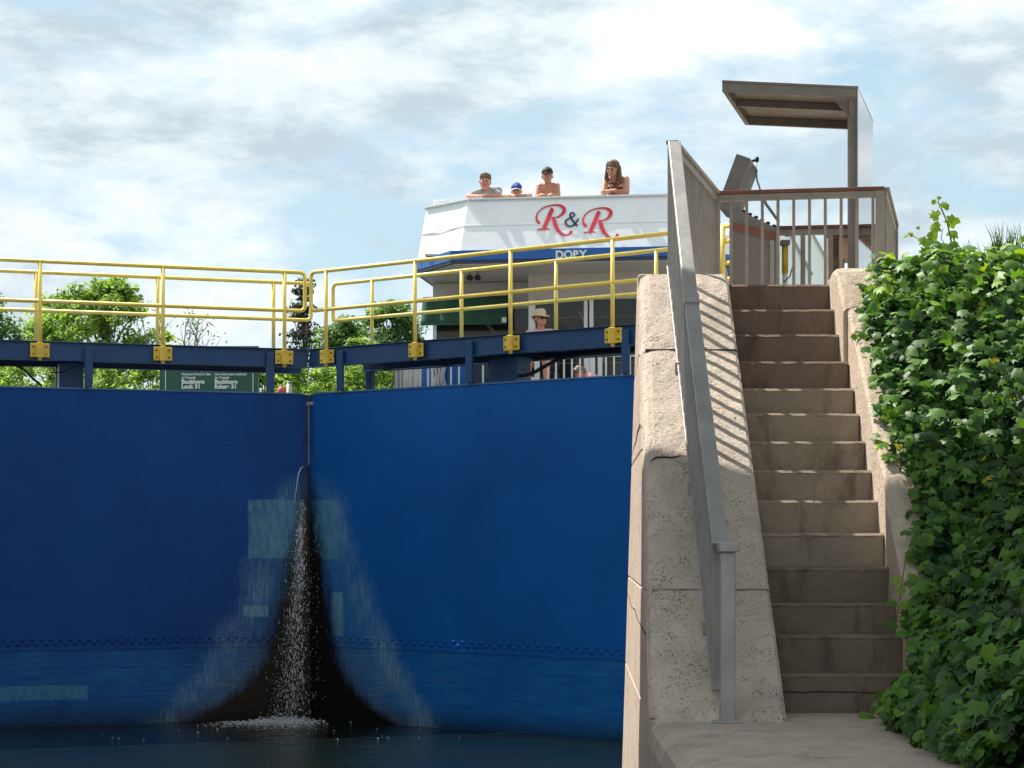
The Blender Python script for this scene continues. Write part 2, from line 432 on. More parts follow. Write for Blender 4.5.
w = MB(); w.add([(-9.6, -25, WZ), (2.6, -25, WZ), (2.6, 26.9, WZ), (-9.6, 26.9, WZ)], [(0, 1, 2, 3)])
tag(w.build('lower_water', M_water), 'dark still water at the foot of the blue gate', 'water', kind='structure')
jl = J + UL * 6.3 + NL * .25; jr = J + UR * 6.0 + NR * .25; jc = J + Vector((0, .32, 0))
w = MB(); w.add([(jl.x, jl.y, PZ), (jc.x, jc.y, PZ), (jr.x, jr.y, PZ), (9, 60, PZ), (-3, 70, PZ), (-14, 44, PZ)], [(0, 1, 2, 3, 4, 5)])
tag(w.build('upper_water', M_pool), 'water of the upper pool behind the gate', 'water', kind='structure')
# far ground sheet reaching the horizon, with the pool and the chamber left open
w = MB()
zg = 1.5
A_ = [(-3000, -60), (-10.2, -60), (-10.2, 24), (-14.5, 44), (-3, 70.5), (9.5, 60), (5.0, 24), (5.6, 15), (5.6, -60), (3000, -60), (3000, 4500), (-3000, 4500)]
v = [(a, b, zg) for a, b in A_]
w.add(v, [(0, 1, 2, 3, 11), (3, 4, 5, 10, 11), (5, 6, 7, 8, 9, 10)])
tag(w.build('ground', M_grass), 'grassy ground around the lock', 'ground', kind='structure')

# chamber walls out of frame and the wall behind the stairs
lw = empty('lock_wall', 'far stone side wall of the lock chamber, left of the gate', 'wall')
MB().box(-10.3, -8.7, -25, 24.4, -4, 1.9).build('wall_body', M_wall, lw, .02)
rw = empty('lock_wall', 'pale stone lock wall carrying the landing at the top of the stairs', 'wall')
b = MB()
q = [(1.02, 14.25), (5.6, 14.25), (5.6, 24.5), (2.55, 23.9)]
b.hexa([(x_, y_, -4) for x_, y_ in q] + [(x_, y_, TOP) for x_, y_ in q])
b.build('wall_body', M_wall, rw, .02)

# lower landing with rounded kerb edge
b = MB()
prof = [(.80, -4.0), (.78, LZ - .12), (.80, LZ - .05), (.85, LZ - .012), (.93, LZ), (5.6, LZ - .0), (5.6, -4.0)]
y0, y1 = -3, 10.655
n_ = len(prof)
vs = [(x_, y0, z_) for x_, z_ in prof] + [(x_ - (.02 if i < 5 else 0), y1, z_) for i, (x_, z_) in enumerate(prof)]
b.add(vs, [tuple(reversed(range(n_))), tuple(range(n_, 2 * n_))] + [(i, (i + 1) % n_, n_ + (i + 1) % n_, n_ + i) for i in range(n_)])
ld = b.build('landing', M_land); tag(ld, 'worn concrete landing at the foot of the stone stairs', 'landing', kind='structure')
b = MB(); b.box(1.50, 5.6, 10.655, 11.20, -4, LZ)
tag(b.build('landing', M_land), 'strip of landing against the lowest step', 'landing', kind='structure')

# ------------------------------------------------------------------ stairs
NOSE = [674, 635, 603, 567, 533, 500, 470, 441, 413, 388, 361, 334, 309, 284]
st = empty('stone_staircase', 'steep flight of worn brown stone steps up to the railed platform', 'stairs', loc=(1.95, 11.2, LZ))
zprev = LZ
rnd = random.Random(4)
for i, yy in enumerate(NOSE):
    d = 11.2 + i * .2154; zt = (HY - yy) * d / F
    dep = .2154 + .12 if i < 13 else .30
    x0, x1 = 1.50 - .0, 2.36
    bm_ = MB(); ns = 14
    # front face with slightly chipped nosing: a strip of verts along x
    vs = []; 
    for k in range(ns + 1):
        xx = x0 + (x1 - x0) * k / ns
        ch = rnd.uniform(0, .007); dz = rnd.uniform(0, .006)
        yb = d + .012 + rnd.uniform(-.002, .002)
        vs += [(xx, yb, zprev - .02), (xx, yb - .004, zt - .028), (xx, d + ch, zt - .014 - dz), (xx, d + .016 + ch, zt - dz * .5), (xx, d + dep, zt)]
    fs = [(k * 5 + j, (k + 1) * 5 + j, (k + 1) * 5 + j + 1, k * 5 + j + 1) for k in range(ns) for j in range(4)]
    bm_.add(vs, fs)
    s = bm_.build('step', M_step_low if i < 4 else (M_step if i < 10 else M_step_brown), None, 0)
    s.parent = st; s.matrix_parent_inverse = Matrix.Translation((-1.95, -11.2, -LZ))
    zprev = zt
# the lowest step's crack
b = MB(); y_ = 11.2 + .006
b.tube([(1.50 + k * .07, y_, (HY - 692) * 11.2 / F + rnd.uniform(-.004, .004)) for k in range(13)], .004, 5)
s = b.build('crack', M_crack); s.parent = st; s.matrix_parent_inverse = Matrix.Translation((-1.95, -11.2, -LZ))
# treads' solid core
b = MB(); b.prism([(1.50, 11.30, LZ - .3), (1.50, 11.30, LZ + .02), (1.50, 14.1, 1.55), (1.50, 14.1, LZ - .3)], (.86, 0, 0))
s = b.build('stair_core', M_step); s.parent = st; s.matrix_parent_inverse = Matrix.Translation((-1.95, -11.2, -LZ))
# top platform floor
b = MB(); b.prism([(1.04, 14.27, TOP), (5.58, 14.27, TOP), (5.58, 24.4, TOP), (2.57, 23.85, TOP)], (0, 0, .004))
b2 = MB(); b2.add([(1.30, 14.0 + .3, TOP - .001), (5.6, 14.3, TOP - .001), (5.6, 14.2, TOP - .3), (1.3, 14.2, TOP - .3)], [(0, 1, 2, 3)])
tag(b.build('platform_floor', M_land), 'concrete floor of the railed platform above the stairs', 'platform', kind='structure')

# ------------------------------------------------------------------ parapets
def grid_block(mb, c, nx=14, ny=60, amp=.006, seed=0, skirt=None):
    """bilinear patch c=[bl,br,tr,tl] with small roughness along its normal, closed edges not needed"""
    rg = random.Random(seed); c = [Vector(p) for p in c]
    nrm = (c[1] - c[0]).cross(c[3] - c[0]).normalized(); vs = []
    for j in range(ny + 1):
        for i in range(nx + 1):
            a, b_ = i / nx, j / ny
            p = c[0].lerp(c[1], a).lerp(c[3].lerp(c[2], a), b_)
            k = amp * rg.uniform(-1, 1) if 0 < i < nx and 0 < j < ny else amp * rg.uniform(-.5, .2)
            vs.append(p + nrm * k)
    mb.add(vs, [(j * (nx + 1) + i, j * (nx + 1) + i + 1, (j + 1) * (nx + 1) + i + 1, (j + 1) * (nx + 1) + i) for j in range(ny) for i in range(nx)], True)

def zc(d): return -1.06 + .892 * (d - 10.66)
# left parapet: coping plane follows the stairs; lock-side face battered, lit by the sun
lp = empty('parapet', 'wide sloping stone parapet between the blue gate and the stairs', 'parapet', loc=(1.15, 10.66, LZ))
def lpar(o): o.parent = lp; o.matrix_parent_inverse = Matrix.Translation((-1.15, -10.66, -LZ)); return o
# cross-section stations along d: left edge X, right edge X
def XL(d): return .800 + (.955 - .800) * (d - 10.66) / 3.34
def XR(d): return 1.545 + (1.586 - 1.545) * (d - 10.66) / 3.34
joints = [10.66, 11.48, 13.30, 14.0]        # block joints along the slope (d)
for k in range(3):
    d0, d1 = joints[k] + (.004 if k else 0), joints[k + 1] - .004
    b = MB(); nd = max(4, int((d1 - d0) / .09)); nx = 9; rg = random.Random(k)
    rows = []
    for j in range(nd + 1):
        d = d0 + (d1 - d0) * j / nd; xl, xr, zt = XL(d), XR(d), zc(d)
        en = .012 if j in (0, nd) else 0     # rounded joint
        row = [(xl - .03, d, -4.0), (xl - .022, d, zt - .10), (xl - .010, d, zt - .045), (xl + .018, d, zt - .014 - en)]
        for i in range(nx + 1):
            xx = xl + .055 + (xr - .02 - xl - .055) * i / nx
            row.append((xx, d, zt - en + rg.uniform(-.006, .003)))
        row += [(xr, d, zt - .02 - en), (xr, d, zt - .9)]
        rows.append(row)
    m_ = len(rows[0]); vs = [p for r_ in rows for p in r_]
    fs = [(j * m_ + i, j * m_ + i + 1, (j + 1) * m_ + i + 1, (j + 1) * m_ + i) for j in range(nd) for i in range(m_ - 1)]
    fs += [tuple(range(m_ - 1, -1, -1)), tuple(nd * m_ + i for i in range(m_))]
    b.add(vs, fs); lpar(b.build('coping_block', M_cope))
for dj in joints[1:3]:
    b = MB(); b.box(XL(dj) + .01, XR(dj) - .005, dj - .006, dj + .006, zc(dj) - .3, zc(dj) - .008); lpar(b.build('mortar_joint', M_joint if dj < 12 else M_crack))
# flat head of the parapet and its rounded end
b = MB()
q = [(XL(14.0) - .03, 14.004), (XR(14.0), 14.004), (XR(14.0), 14.24), (1.08, 14.60), (.965, 14.60)]
b.prism([(x_, y_, -4) for x_, y_ in q], (0, 0, 4 + zc(14.0) - .01)); lpar(b.build('parapet_head', M_cope, None, .02))
# lock-side stones: sunlit narrow face that continues to the gate recess
b = MB()
Xb = lambda d, z_: XL(d) - .033
zz = [-4.0, -2.2, -1.05, -.35, .55, 1.25, zc(14) - .05]
rg = random.Random(9)
for k in range(len(zz) - 1):
    z0, z1 = zz[k] + .006, zz[k + 1] - .006
    def bx(z_): return .07 * (1.9 - z_) / 4.4       # batter
    c8 = []
    for z_ in (z0, z1):
        dn = 10.70 if z_ < -1.0 else min(14.12, 10.66 + (z_ + 1.06) / .892 + .14)
        c8 += [(XL(dn) - .03 - .002, dn, z_), (XL(dn) + .1, dn, z_), (1.15, 15.4, z_), (1.012 - .12 * (1.9 - z_) / 3.8, 15.4, z_)]
    b.hexa(c8)
lpar(b.build('lock_side_stones', M_wall, None, .006))
# cracks on the sunlit face
b = MB()
def facept(t, z_):   # t 0..1 from near to far
    dn = 10.75 if z_ < -1.0 else 10.66 + (z_ + 1.06) / .892 + .1
    d = dn + (15.3 - dn) * t
    xa = XL(dn) - .034; xb = 1.012 - .12 * (1.9 - z_) / 3.8
    return Vector((xa + (xb - xa) * t - .004, d, z_))
for z_, s_ in ((-.6, .10), (.75, -.12)):
    b.tube([facept(t, z_ + s_ * t + rg.uniform(-.02, .02)) for t in (0, .2, .35, .5, .7, .85, 1)], .0035, 5)
lpar(b.build('crack', M_crack))
# long fracture across the coping just below its middle block
b = MB(); pts = []
for px_, py_ in ((650, 462), (655, 458), (663, 457.5), (672, 458), (680, 456), (688, 457)):
    d = (10.66 * .892 + 1.06) / (.892 - (HY - py_) / F); pts.append(P(px_, py_, d) + Vector((0, -.004, .003)))
b.tube(pts, [.002, .006, .007, .006, .004, .002], 5)
pts = []
for px_, py_ in ((657, 474), (665, 469), (674, 466), (682, 462)):
    d = (10.66 * .892 + 1.06) / (.892 - (HY - py_) / F); pts.append(P(px_, py_, d) + Vector((0, -.004, .003)))
lpar(b.build('crack', M_crack))

# right parapet with stepped stones, half under the vine
rp = empty('parapet', 'stone parapet on the right of the stairs, overgrown by the vine', 'parapet', loc=(2.5, 11, LZ))
def rpar(o): o.parent = rp; o.matrix_parent_inverse = Matrix.Translation((-2.5, -11, -LZ)); return o
def zr(d):  # nose line + rise
    i = (d - 11.2) / .2154; i = max(-2, min(13, i)); k = int(math.floor(i)); k = max(0, min(12, k)); f = i - k
    za = (HY - NOSE[k]) * (11.2 + k * .2154) / F; zb = (HY - NOSE[k + 1]) * (11.2 + (k + 1) * .2154) / F
    return za + (zb - za) * f
JR = [11.05, 11.95, 12.75, 13.42, 14.1]
for k in range(4):
    d0, d1 = JR[k] + .003, JR[k + 1] - .003; b = MB(); nd = 9; rows = []; rg = random.Random(50 + k)
    xo = (0, .012, .018, -.012)[k]; up = (.34, .345, .33, .325)[k]
    for j in range(nd + 1):
        d = d0 + (d1 - d0) * j / nd; zt = min(zr(d) + up, 1.925)
        if k == 3 and j > nd - 2: zt -= .02
        en = .010 if j in (0, nd) else 0
        row = [(2.352 + xo, d, zt - 1.2)] + [(2.352 + xo + rg.uniform(-.004, .004), d, zt - .6 + t * .56) for t in (0, .35, .7, 1)] + [(2.372 + xo, d, zt - .008 - en)]
        row += [(2.42 + xo + i * .11, d, zt - en + rg.uniform(-.006, .004)) for i in range(9)] + [(3.35, d, zt - 1.2)]
        rows.append(row)
    m_ = len(rows[0]); vs = [p for r_ in rows for p in r_]
    fs = [(j * m_ + i, j * m_ + i + 1, (j + 1) * m_ + i + 1, (j + 1) * m_ + i) for j in range(nd) for i in range(m_ - 1)]
    fs += [tuple(range(m_ - 1, -1, -1)), tuple(nd * m_ + i for i in range(m_))]
    b.add(vs, fs); rpar(b.build('coping_block', M_cope_r))
b = MB(); b.box(2.40, 4.2, 14.1, 15.2, .5, TOP + .05); rpar(b.build('parapet_head', M_cope_r, None, .03))

# ------------------------------------------------------------------ overhead road bridge behind the camera's view (casts the shade over the near half)
br = empty('road_bridge', 'concrete road bridge over the lock whose shade falls on the landing', 'bridge', loc=(-2.0 - .242 * 3.07, 14.72 - .97 * 3.07, 6.6), rz=-R(14))
M_conc = stone_mat('bridge_concrete', (.34, .33, .31), (.2, .19, .17), .2, .5, stain=.3)
MB().box(-30, 30, -3.1, 3.07, .35, .75).build('deck', M_conc, br)
for yy in (-2.6, -.9, .8, 2.5): MB().box(-30, 30, yy, yy + .5, 0, .348).build('girder', M_conc, br)
for yy in (-3.1, 2.87): MB().box(-30, 30, yy, yy + .2, .752, 1.5).build('bridge_parapet', M_conc, br)
for xx in (-12.5, 9): MB().box(xx, xx + 1.2, -2.5, 2.5, -5.1, -.002).build('pier', M_conc, br)

# ================================================================== STAIR HANDRAIL
hr = empty('stair_railing', 'grey steel railing with thin balusters standing on the left parapet', 'railing', loc=(1.165, 10.7, LZ))
def hpar(o): o.parent = hr; o.matrix_parent_inverse = Matrix.Translation((-1.165, -10.7, -LZ)); return o
Xr = 1.172
def ztop(d): return -.075 + .905 * (d - 10.72)
# bottom post with clamp cap
hpar(MB().box(Xr - .005, Xr + .077, 10.62, 10.70, LZ, LZ + .955).build('post', M_steel, None, .004))
hpar(MB().box(Xr - .018, Xr + .095, 10.585, 10.72, LZ + .955, LZ + 1.01).build('post_cap', M_steel, None, .006))
hpar(MB().box(Xr - .05, Xr + .11, 10.58, 10.76, LZ, LZ + .012).build('base_plate', M_steel, None, .003))
for d0, d1, xa_, xb_, dz in ((10.72, 12.50, 1.176, 1.178, 0.0), (12.50, 13.95, 1.176, 1.192, .010)):
    b = MB(); b.bar((xa_, d0, ztop(d0) + dz), (xb_, d1, ztop(d1) + dz), .092, .05); hpar(b.build('top_rail', M_steel, None, .006))
hpar(MB().bar((1.177, 12.44, ztop(12.44) + .006), (1.177, 12.52, ztop(12.52) + .006), .102, .064).build('rail_joint', M_steel, None, .004))
b = MB(); b.bar((Xr - .012, 10.78, zc(10.78) + .06), (Xr - .012, 13.98, zc(13.98) + .06), .045, .02); hpar(b.build('bottom_rail', M_steel, None, .003))
d = 10.84
while d < 13.98:
    b = MB(); b.box(Xr - .028, Xr + .012, d - .006, d + .006, zc(d) + .05, ztop(d) - .015); o = hpar(b.build('baluster', M_steel))
    d += .108
d = 11.2
while d < 13.9:
    hpar(MB().box(Xr - .05, Xr + .03, d - .03, d + .03, zc(d) - .02, zc(d) + .055).build('foot_bracket', M_steelb)); d += .95

# ================================================================== PLATFORM RAILING
ZR = 2.91
pr = empty('platform_railing', 'brown steel railing with red handrail around the platform at the stair top', 'railing', loc=(2.4, 16, TOP))
def ppar(o): o.parent = pr; o.matrix_parent_inverse = Matrix.Translation((-2.4, -16, -TOP)); return o
c1 = Vector((1.185, 14.07, 0)); c2 = Vector((1.735, 16.2, 0)); c3 = Vector((3.13, 15.98, 0)); c4 = Vector((3.60, 17.9, 0)); c5 = Vector((2.50, 18.05, 0))
def fence_run(a, b_, sp, top_red=True, posts=(0, 1), bw=.028, solid=False):
    L = (b_ - a).length; dr = (b_ - a).normalized()
    mb = MB(); mb.bar(a + Vector((0, 0, ZR - .014)), b_ + Vector((0, 0, ZR - .014)), .09, .028)
    ppar(mb.build('handrail', M_red if top_red else M_steelb, None, .004))
    mb = MB(); mb.bar(a + Vector((0, 0, ZR - .058)), b_ + Vector((0, 0, ZR - .058)), .045, .055); ppar(mb.build('top_rail', M_steelb, None, .003))
    mb = MB(); mb.bar(a + Vector((0, 0, TOP + .10)), b_ + Vector((0, 0, TOP + .10)), .04, .03); ppar(mb.build('bottom_rail', M_steelb, None, .003))
    t = sp
    while t < L - .04:
        p_ = a + dr * t; mb = MB(); mb.bar(p_ + Vector((0, 0, TOP + .09)), p_ + Vector((0, 0, ZR - .086)), bw, bw, up=dr); ppar(mb.build('baluster', M_steelb)); t += sp
    for k in posts:
        p_ = a.lerp(b_, k); mb = MB(); mb.bar(p_ + Vector((0, 0, TOP)), p_ + Vector((0, 0, ZR - .03)), .075, .075, up=dr); ppar(mb.build('post', M_steelb, None, .004))
fence_run(c1, c2, .10, False, (1,), .02)
fence_run(c2, c3, .132, True, (.975,), .026)
fence_run(c3, c4, .11, False, (1,), .03)
fence_run(c5, c4, .26, True, (0,), .045)

# ================================================================== CONTROL CABINET WITH RAISED LID
cc = empty('control_cabinet', 'grey brown steel control cabinet with its box lid raised', 'cabinet', loc=(2.2, 17.8, TOP))
def cpar(o): o.parent = cc; o.matrix_parent_inverse = Matrix.Translation((-2.2, -17.8, -TOP)); return o
def pp(px, py, d): return P(px, py, d)
d0 = 17.6
body = [pp(731, 300, d0), pp(731, 210, d0), pp(735, 208, d0), pp(779, 229, d0), pp(779, 300, d0)]
for q_ in (body[0], body[-1]): q_.z = TOP
cpar(MB().prism(body, (.07, .62, 0)).build('cabinet_body', M_steeld, None, .008))
b = MB(); a_, b_ = pp(731, 227, d0 - .004), pp(779, 238, d0 - .004); b.prism([pp(731.5, 222, d0 - .001), pp(778.5, 233, d0 - .001), pp(778.5, 241, d0 - .001), pp(731.5, 230, d0 - .001)], (0, -.006, 0)); cpar(b.build('trim_band', M_red))
b = MB(); b.prism([pp(770, 240, d0 - .001), pp(774, 241, d0 - .001), pp(774, 284, d0 - .001), pp(770, 284, d0 - .001)], (0, -.012, 0)); cpar(b.build('door_edge', M_steel))
lid = [pp(736.5, 153.5, d0), pp(750.5, 158.5, d0), pp(730.5, 212, d0), pp(717, 206, d0)]
cpar(MB().prism(lid, (.15, .60, .0)).build('lid', M_steeld, None, .006))
b = MB(); b.ell(pp(757, 159.5, d0 + .3), (.02, .03, .03)); b.bar(pp(752, 161, d0 + .3), pp(757, 160, d0 + .3), .02, .02); cpar(b.build('lid_latch', M_black))
b = MB(); b.tube([pp(755.5, 164, d0 + .35), pp(757, 180, d0 + .35), pp(761, 192, d0 + .35)], .008, 6); b.tube([pp(761, 192, d0 + .35), pp(766, 204, d0 + .35), pp(779, 222, d0 + .35)], .014, 6); cpar(b.build('gas_strut', M_steel))
b = MB()
for k in range(6): b.ell(pp(744 + k * 6, 211.5 + k * 2.9, d0 + .12), (.022, .022, .016), 8, 5)
cpar(b.build('control_knobs', M_black))
b = MB(); b.tube([pp(785, 236, d0), pp(793, 236, d0), pp(794, 262, d0), pp(790, 276, d0), pp(784, 282, d0)], .006, 6); cpar(b.build('cable', M_black))

# yellow bollard beside the cabinet
yb = empty('post', 'short yellow post with dark cap beside the raised cabinet lid', 'post', loc=P(785, 284, 17.9))
a_ = Vector((0, 0, 0)); s_ = 17.9 / F
MB().tube([(0, 0, .10), (0, 0, .36)], .030, 12).build('post_shaft', M_yelb, yb)
MB().tube([(0, 0, -.02), (0, 0, .10)], .024, 12).build('post_foot', M_white, yb)
MB().box(-.042, .042, -.042, .042, .362, .41).build('post_cap', M_steeld, yb, .004)

# ================================================================== SHELTER
sh = empty('shelter', 'brown steel kiosk shelter with cantilever roof and glossy tall back panel', 'shelter', loc=P(853, 272, 17.5))
def spar(o):
    o.parent = sh; o.matrix_parent_inverse = Matrix.Translation(-sh.location); return o
dn, df = 17.5, 18.95
zT = (HY - 86) / F * dn
def S2(u, v, z_): # u 0..1 left to post, v 0..1 near to far
    xn = (722 + (858 - 722) * u - CX) / F * dn; xf = (745 + (873 - 745) * u - CX) / F * df
    zn = (HY - (80 + 6 * u)) / F * dn
    return Vector((xn + (xf - xn) * v, dn + (df - dn) * v, zn + z_ + (0 if v < .5 else 0)))
def sbox(u0, u1, v0, v1, z0, z1, name, mat, bev=.003):
    c = [S2(u0, v0, z0), S2(u1, v0, z0), S2(u1, v1, z0), S2(u0, v1, z0), S2(u0, v0, z1), S2(u1, v0, z1), S2(u1, v1, z1), S2(u0, v1, z1)]
    return spar(MB().hexa(c).build(name, mat, None, bev))
sbox(0.0, 1, 0, 1, -.022, 0.0, 'roof_sheet', M_shel)
sbox(0.0, .992, 0.002, .025, -.105, -.024, 'fascia', M_shel)
sbox(0.0, .992, .975, .998, -.105, -.024, 'fascia', M_shel)
sbox(0.002, .035, .027, .973, -.105, -.024, 'fascia', M_shel)
sbox(.037, .93, .46, .50, -.09, -.024, 'purlin', M_shel)
for (v_, n_) in ((0.0, 'post'), (.93, 'post')):
    a_ = S2(.967, v_ + .02, 0); w_ = .082
    spar(MB().box(a_.x - w_ / 2, a_.x + w_ / 2, a_.y, a_.y + .10, TOP, a_.z - .12).build(n_, M_shel, None, .004))
    spar(MB().prism([(a_.x - .04, a_.y + .04, a_.z - .12), (a_.x - .04, a_.y + .04, a_.z - .26), (a_.x - .17, a_.y + .04, a_.z - .12)], (0, .02, 0)).build('gusset', M_shel))
M_panel, g, p = new_mat('glossy_panel'); p.inputs['Base Color'].default_value = (.30, .32, .33, 1); p.inputs['Metallic'].default_value = .85; p.inputs['Roughness'].default_value = .06
c = [S2(.992, 0, 0), S2(1.0, 0, 0), S2(1.0, 1, 0), S2(.992, 1, 0)]
lo = [Vector((q_.x, q_.y, TOP + .25)) for q_ in c]
spar(MB().hexa(lo + c).build('back_panel', M_panel, None, .002))
# wooden table behind the shelter
wt = empty('wooden_table', 'tall weathered plank table behind the platform posts', 'table', loc=P(850, 285, 19.5))
def wpar(o): o.parent = wt; o.matrix_parent_inverse = Matrix.Translation(-wt.location); return o
z_ = (HY - 234) / F * 18.3
q = [P(827, 0, 18.3), P(880, 0, 18.3), P(886, 0, 20.3), P(838, 0, 20.3)]
for k in range(6):
    t0, t1 = k / 6 + .004, (k + 1) / 6 - .004
    c = [q[0].lerp(q[3], t0), q[1].lerp(q[2], t0), q[1].lerp(q[2], t1), q[0].lerp(q[3], t1)]
    wpar(MB().hexa([(v_.x, v_.y, z_) for v_ in c] + [(v_.x, v_.y, z_ + .05) for v_ in c]).build('plank', M_wood, None, .003))
c = [P(827, 0, 18.28), P(880, 0, 18.28)]
wpar(MB().bar((c[0].x, 18.28, z_ + .02), (c[1].x, 18.28, z_ + .02), .03, .12).build('apron', M_wood))
for px_, d_ in ((839, 20.1), (866, 20.1), (833, 18.5), (862, 18.5)):
    a_ = P(px_, 0, d_); wpar(MB().box(a_.x - .05, a_.x + .05, d_ - .05, d_ + .05, TOP, z_ - .002).build('leg', M_wood, None, .004))
# white slanted cabin roof far behind the platform
for px0, py0, px1, py1, dd, lab in ((790, 235, 812, 276, 40, 'white ribbed sloping shed end nearest the yellow post, behind the platform'), (811, 232, 838, 282, 46, 'white ribbed sloping shed end farther right, behind the platform')):
    ws = empty('shed', lab, 'shed', 'white sheds behind the platform', loc=P((px0 + px1) / 2, 290, dd))
    a_ = P(px0, py0, dd); b_ = P(px1, py1, dd); base = [Vector((a_.x - 2.0, dd, 1.5)), Vector((a_.x - 2.0, dd, a_.z)), a_, b_, Vector((b_.x, dd, 1.5))]
    o = MB().prism(base, (0, 3, 0)).build('wall', M_white); o.parent = ws; o.matrix_parent_inverse = Matrix.Translation(-ws.location)
    b = MB(); b.bar(a_ + Vector((0, -.03, .02)), b_ + Vector((0, -.03, .02)), .05, .05); o = b.build('roof_edge', M_steel); o.parent = ws; o.matrix_parent_inverse = Matrix.Translation(-ws.location)
    b = MB()
    for k in range(1, 8):
        p_ = a_.lerp(b_, k / 8); b.bar((p_.x, dd - .006, 1.6), (p_.x, dd - .006, p_.z - .06), .02, .012)
    o = b.build('wall_ribs', M_white); o.parent = ws; o.matrix_parent_inverse = Matrix.Translation(-ws.location)

# ================================================================== LOCK GATE LEAVES
GT = 1.93
def leaf(side):
    if side == 'R':
        e = empty('lock_gate', 'right leaf of the blue steel lock gate, with sunlight put into its brighter blue', 'lock gate', 'leaves of the blue lock gate', loc=J, rz=-R(36.4)); sg = 1; L = 5.75; gm = M_gateR
        near, far, yoff = [16, 0], [], 0
    else:
        e = empty('lock_gate', 'left leaf of the blue steel lock gate, with shade put into its darker blue', 'lock gate', 'leaves of the blue lock gate', loc=J, rz=R(18.3)); sg = -1; L = 6.1; gm = M_gateL
    u = UR if sg > 0 else UL; nn = NR if sg > 0 else NL
    def pu(px, off=0.0):     # distance along the leaf of an image column, at a given offset behind the face
        k = (px - CX) / F; o = J + nn * off
        return (o.x - k * o.y) / (k * u.y - u.x)
    X = lambda t: sg * t
    def bx(t0, t1, y0, y1, z0, z1, name, mat, par=e, bev=0):
        a0, a1 = sorted((X(t0), X(t1))); return MB().box(a0, a1, y0, y1, z0, z1).build(name, mat, par, bev)
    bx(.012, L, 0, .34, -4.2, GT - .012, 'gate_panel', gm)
    bx(.10, L, -.012, .36, GT - .010, GT + .012, 'top_plate', M_cap, e, .003)
    # subtle vertical edge strips of plate laps
    # rivets in two staggered rows
    b = MB(); t = .08; k = 0
    while t < L:
        z_ = -1.425 if k % 2 else -1.475
        b.ell((X(t), -.004, z_), (.024, .016, .024), 8, 5); t += .062 if sg < 0 else .075; k += 1
    b.build('rivet_band', gm, e)
    b = MB(); a0, a1 = sorted((X(.02), X(L))); b.box(a0, a1, -.010, 0.002, -1.56, -1.53); b.build('plate_lap', gm, e)
    # walkway beams
    z1b, z0b = 2.55, 2.295
    for y0, y1 in ((-.03, .05), (.98, 1.06)):
        s0 = .0 if y0 < 0 else (.10 if sg > 0 else -.12)
        a0, a1 = sorted((X(s0 + .02), X(L + .4)))
        b = MB(); b.box(a0, a1, y0 + .02, y1 - .02, z0b + .01, z1b - .01); b.box(a0, a1, y0 - .02, y1 + .02, z1b - .012, z1b); b.box(a0, a1, y0 - .02, y1 + .02, z0b, z0b + .012)
        b.build('walkway_beam', M_beam, e, .003)
    bx(-.0 + .05, L + .3, .075, .955, z1b - .05, z1b - .015, 'walkway_deck', M_beam)
    # cross joists underneath
    t = .5
    while t < L: bx(t, t + .08, .07, .96, z0b + .08, z1b - .052, 'joist', M_beam); t += 1.05
    # support posts
    plist = ([('n', 344, 8), ('f', 368, 8), ('n', 473, 8), ('b', 512, 27), ('n', 629, 8)] if sg > 0 else [('n', 269, 9), ('b', 70, 24), ('n', 88, 8), ('f', 60, 8)])
    for kd, px_, wd in plist:
        if kd == 'b':
            t0, t1 = sorted((pu(px_ - wd / 2, .5), pu(px_ + wd / 2, .5))); bx(t0, t1, .30, .62, GT + .012, z0b, 'support_post', M_beam, e, .004)
        else:
            off = .03 if kd == 'n' else .9
            tc = pu(px_, off); r_ = .055
            bx(tc - r_, tc + r_, off - .10 if kd == 'n' else off, (off - .052) if kd == 'n' else off + .09, GT + .013, z1b - .06 if kd == 'n' else z0b, 'support_post', M_beam, e, .012)
    # railings
    def rail(y0, cols, tstart, name_top=3.60, mid=3.07, end=L + .3):
        rr = .027
        ra = bpy.data.objects.new('handrail', None)
        # closed loop: top and mid rails joined by a rounded return at the mitre end
        c0 = tstart; rad = .07; pts = []
        def pt(t, z_): return (X(t), y0, z_)
        pts.append(pt(end, name_top))
        for a in range(0, 7):
            an = math.pi / 2 * a / 6; pts.append(pt(c0 + rad - rad * math.sin(an), name_top - rad + rad * math.cos(an)))
        for a in range(0, 7):
            an = math.pi / 2 * a / 6; pts.append(pt(c0 + rad - rad * math.cos(an), mid + rad - rad * math.sin(an)))
        pts.append(pt(end, mid))
        top = MB().tube(pts, rr, 12).build('railing', M_yel, e)
        for px_ in cols:
            t = pu(px_, y0); near_ = y0 < .3
            zb = z0b - .01 if near_ else z1b
            yy = y0
            MB().tube([(X(t), yy, zb), (X(t), yy, name_top)], rr * .98, 12).build('railing_post', M_yel, top)
            if near_:
                k = MB()
                k.box(X(t) - .125, X(t) - .040, -.075, -.052, z0b + .035, z1b - .035); k.box(X(t) + .040, X(t) + .125, -.075, -.052, z0b + .035, z1b - .035)
                k.box(X(t) - .045, X(t) + .045, -.115, -.052, z0b + .03, z1b - .03)
                o = k.build('bracket', M_yelb, top, .006)
                k = MB()
                for sx in (-.085, .085):
                    for zz_ in (z0b + .08, z1b - .08): k.tube([(X(t) + sx, -.090, zz_), (X(t) + sx, -.074, zz_)], .012, 6)
                k.build('bolts', M_bolt, top)
            else:
                MB().box(X(t) - .06, X(t) + .06, y0 - .045, y0 + .045, z1b + .0005, z1b + .012).build('foot_plate', M_yelb, top)
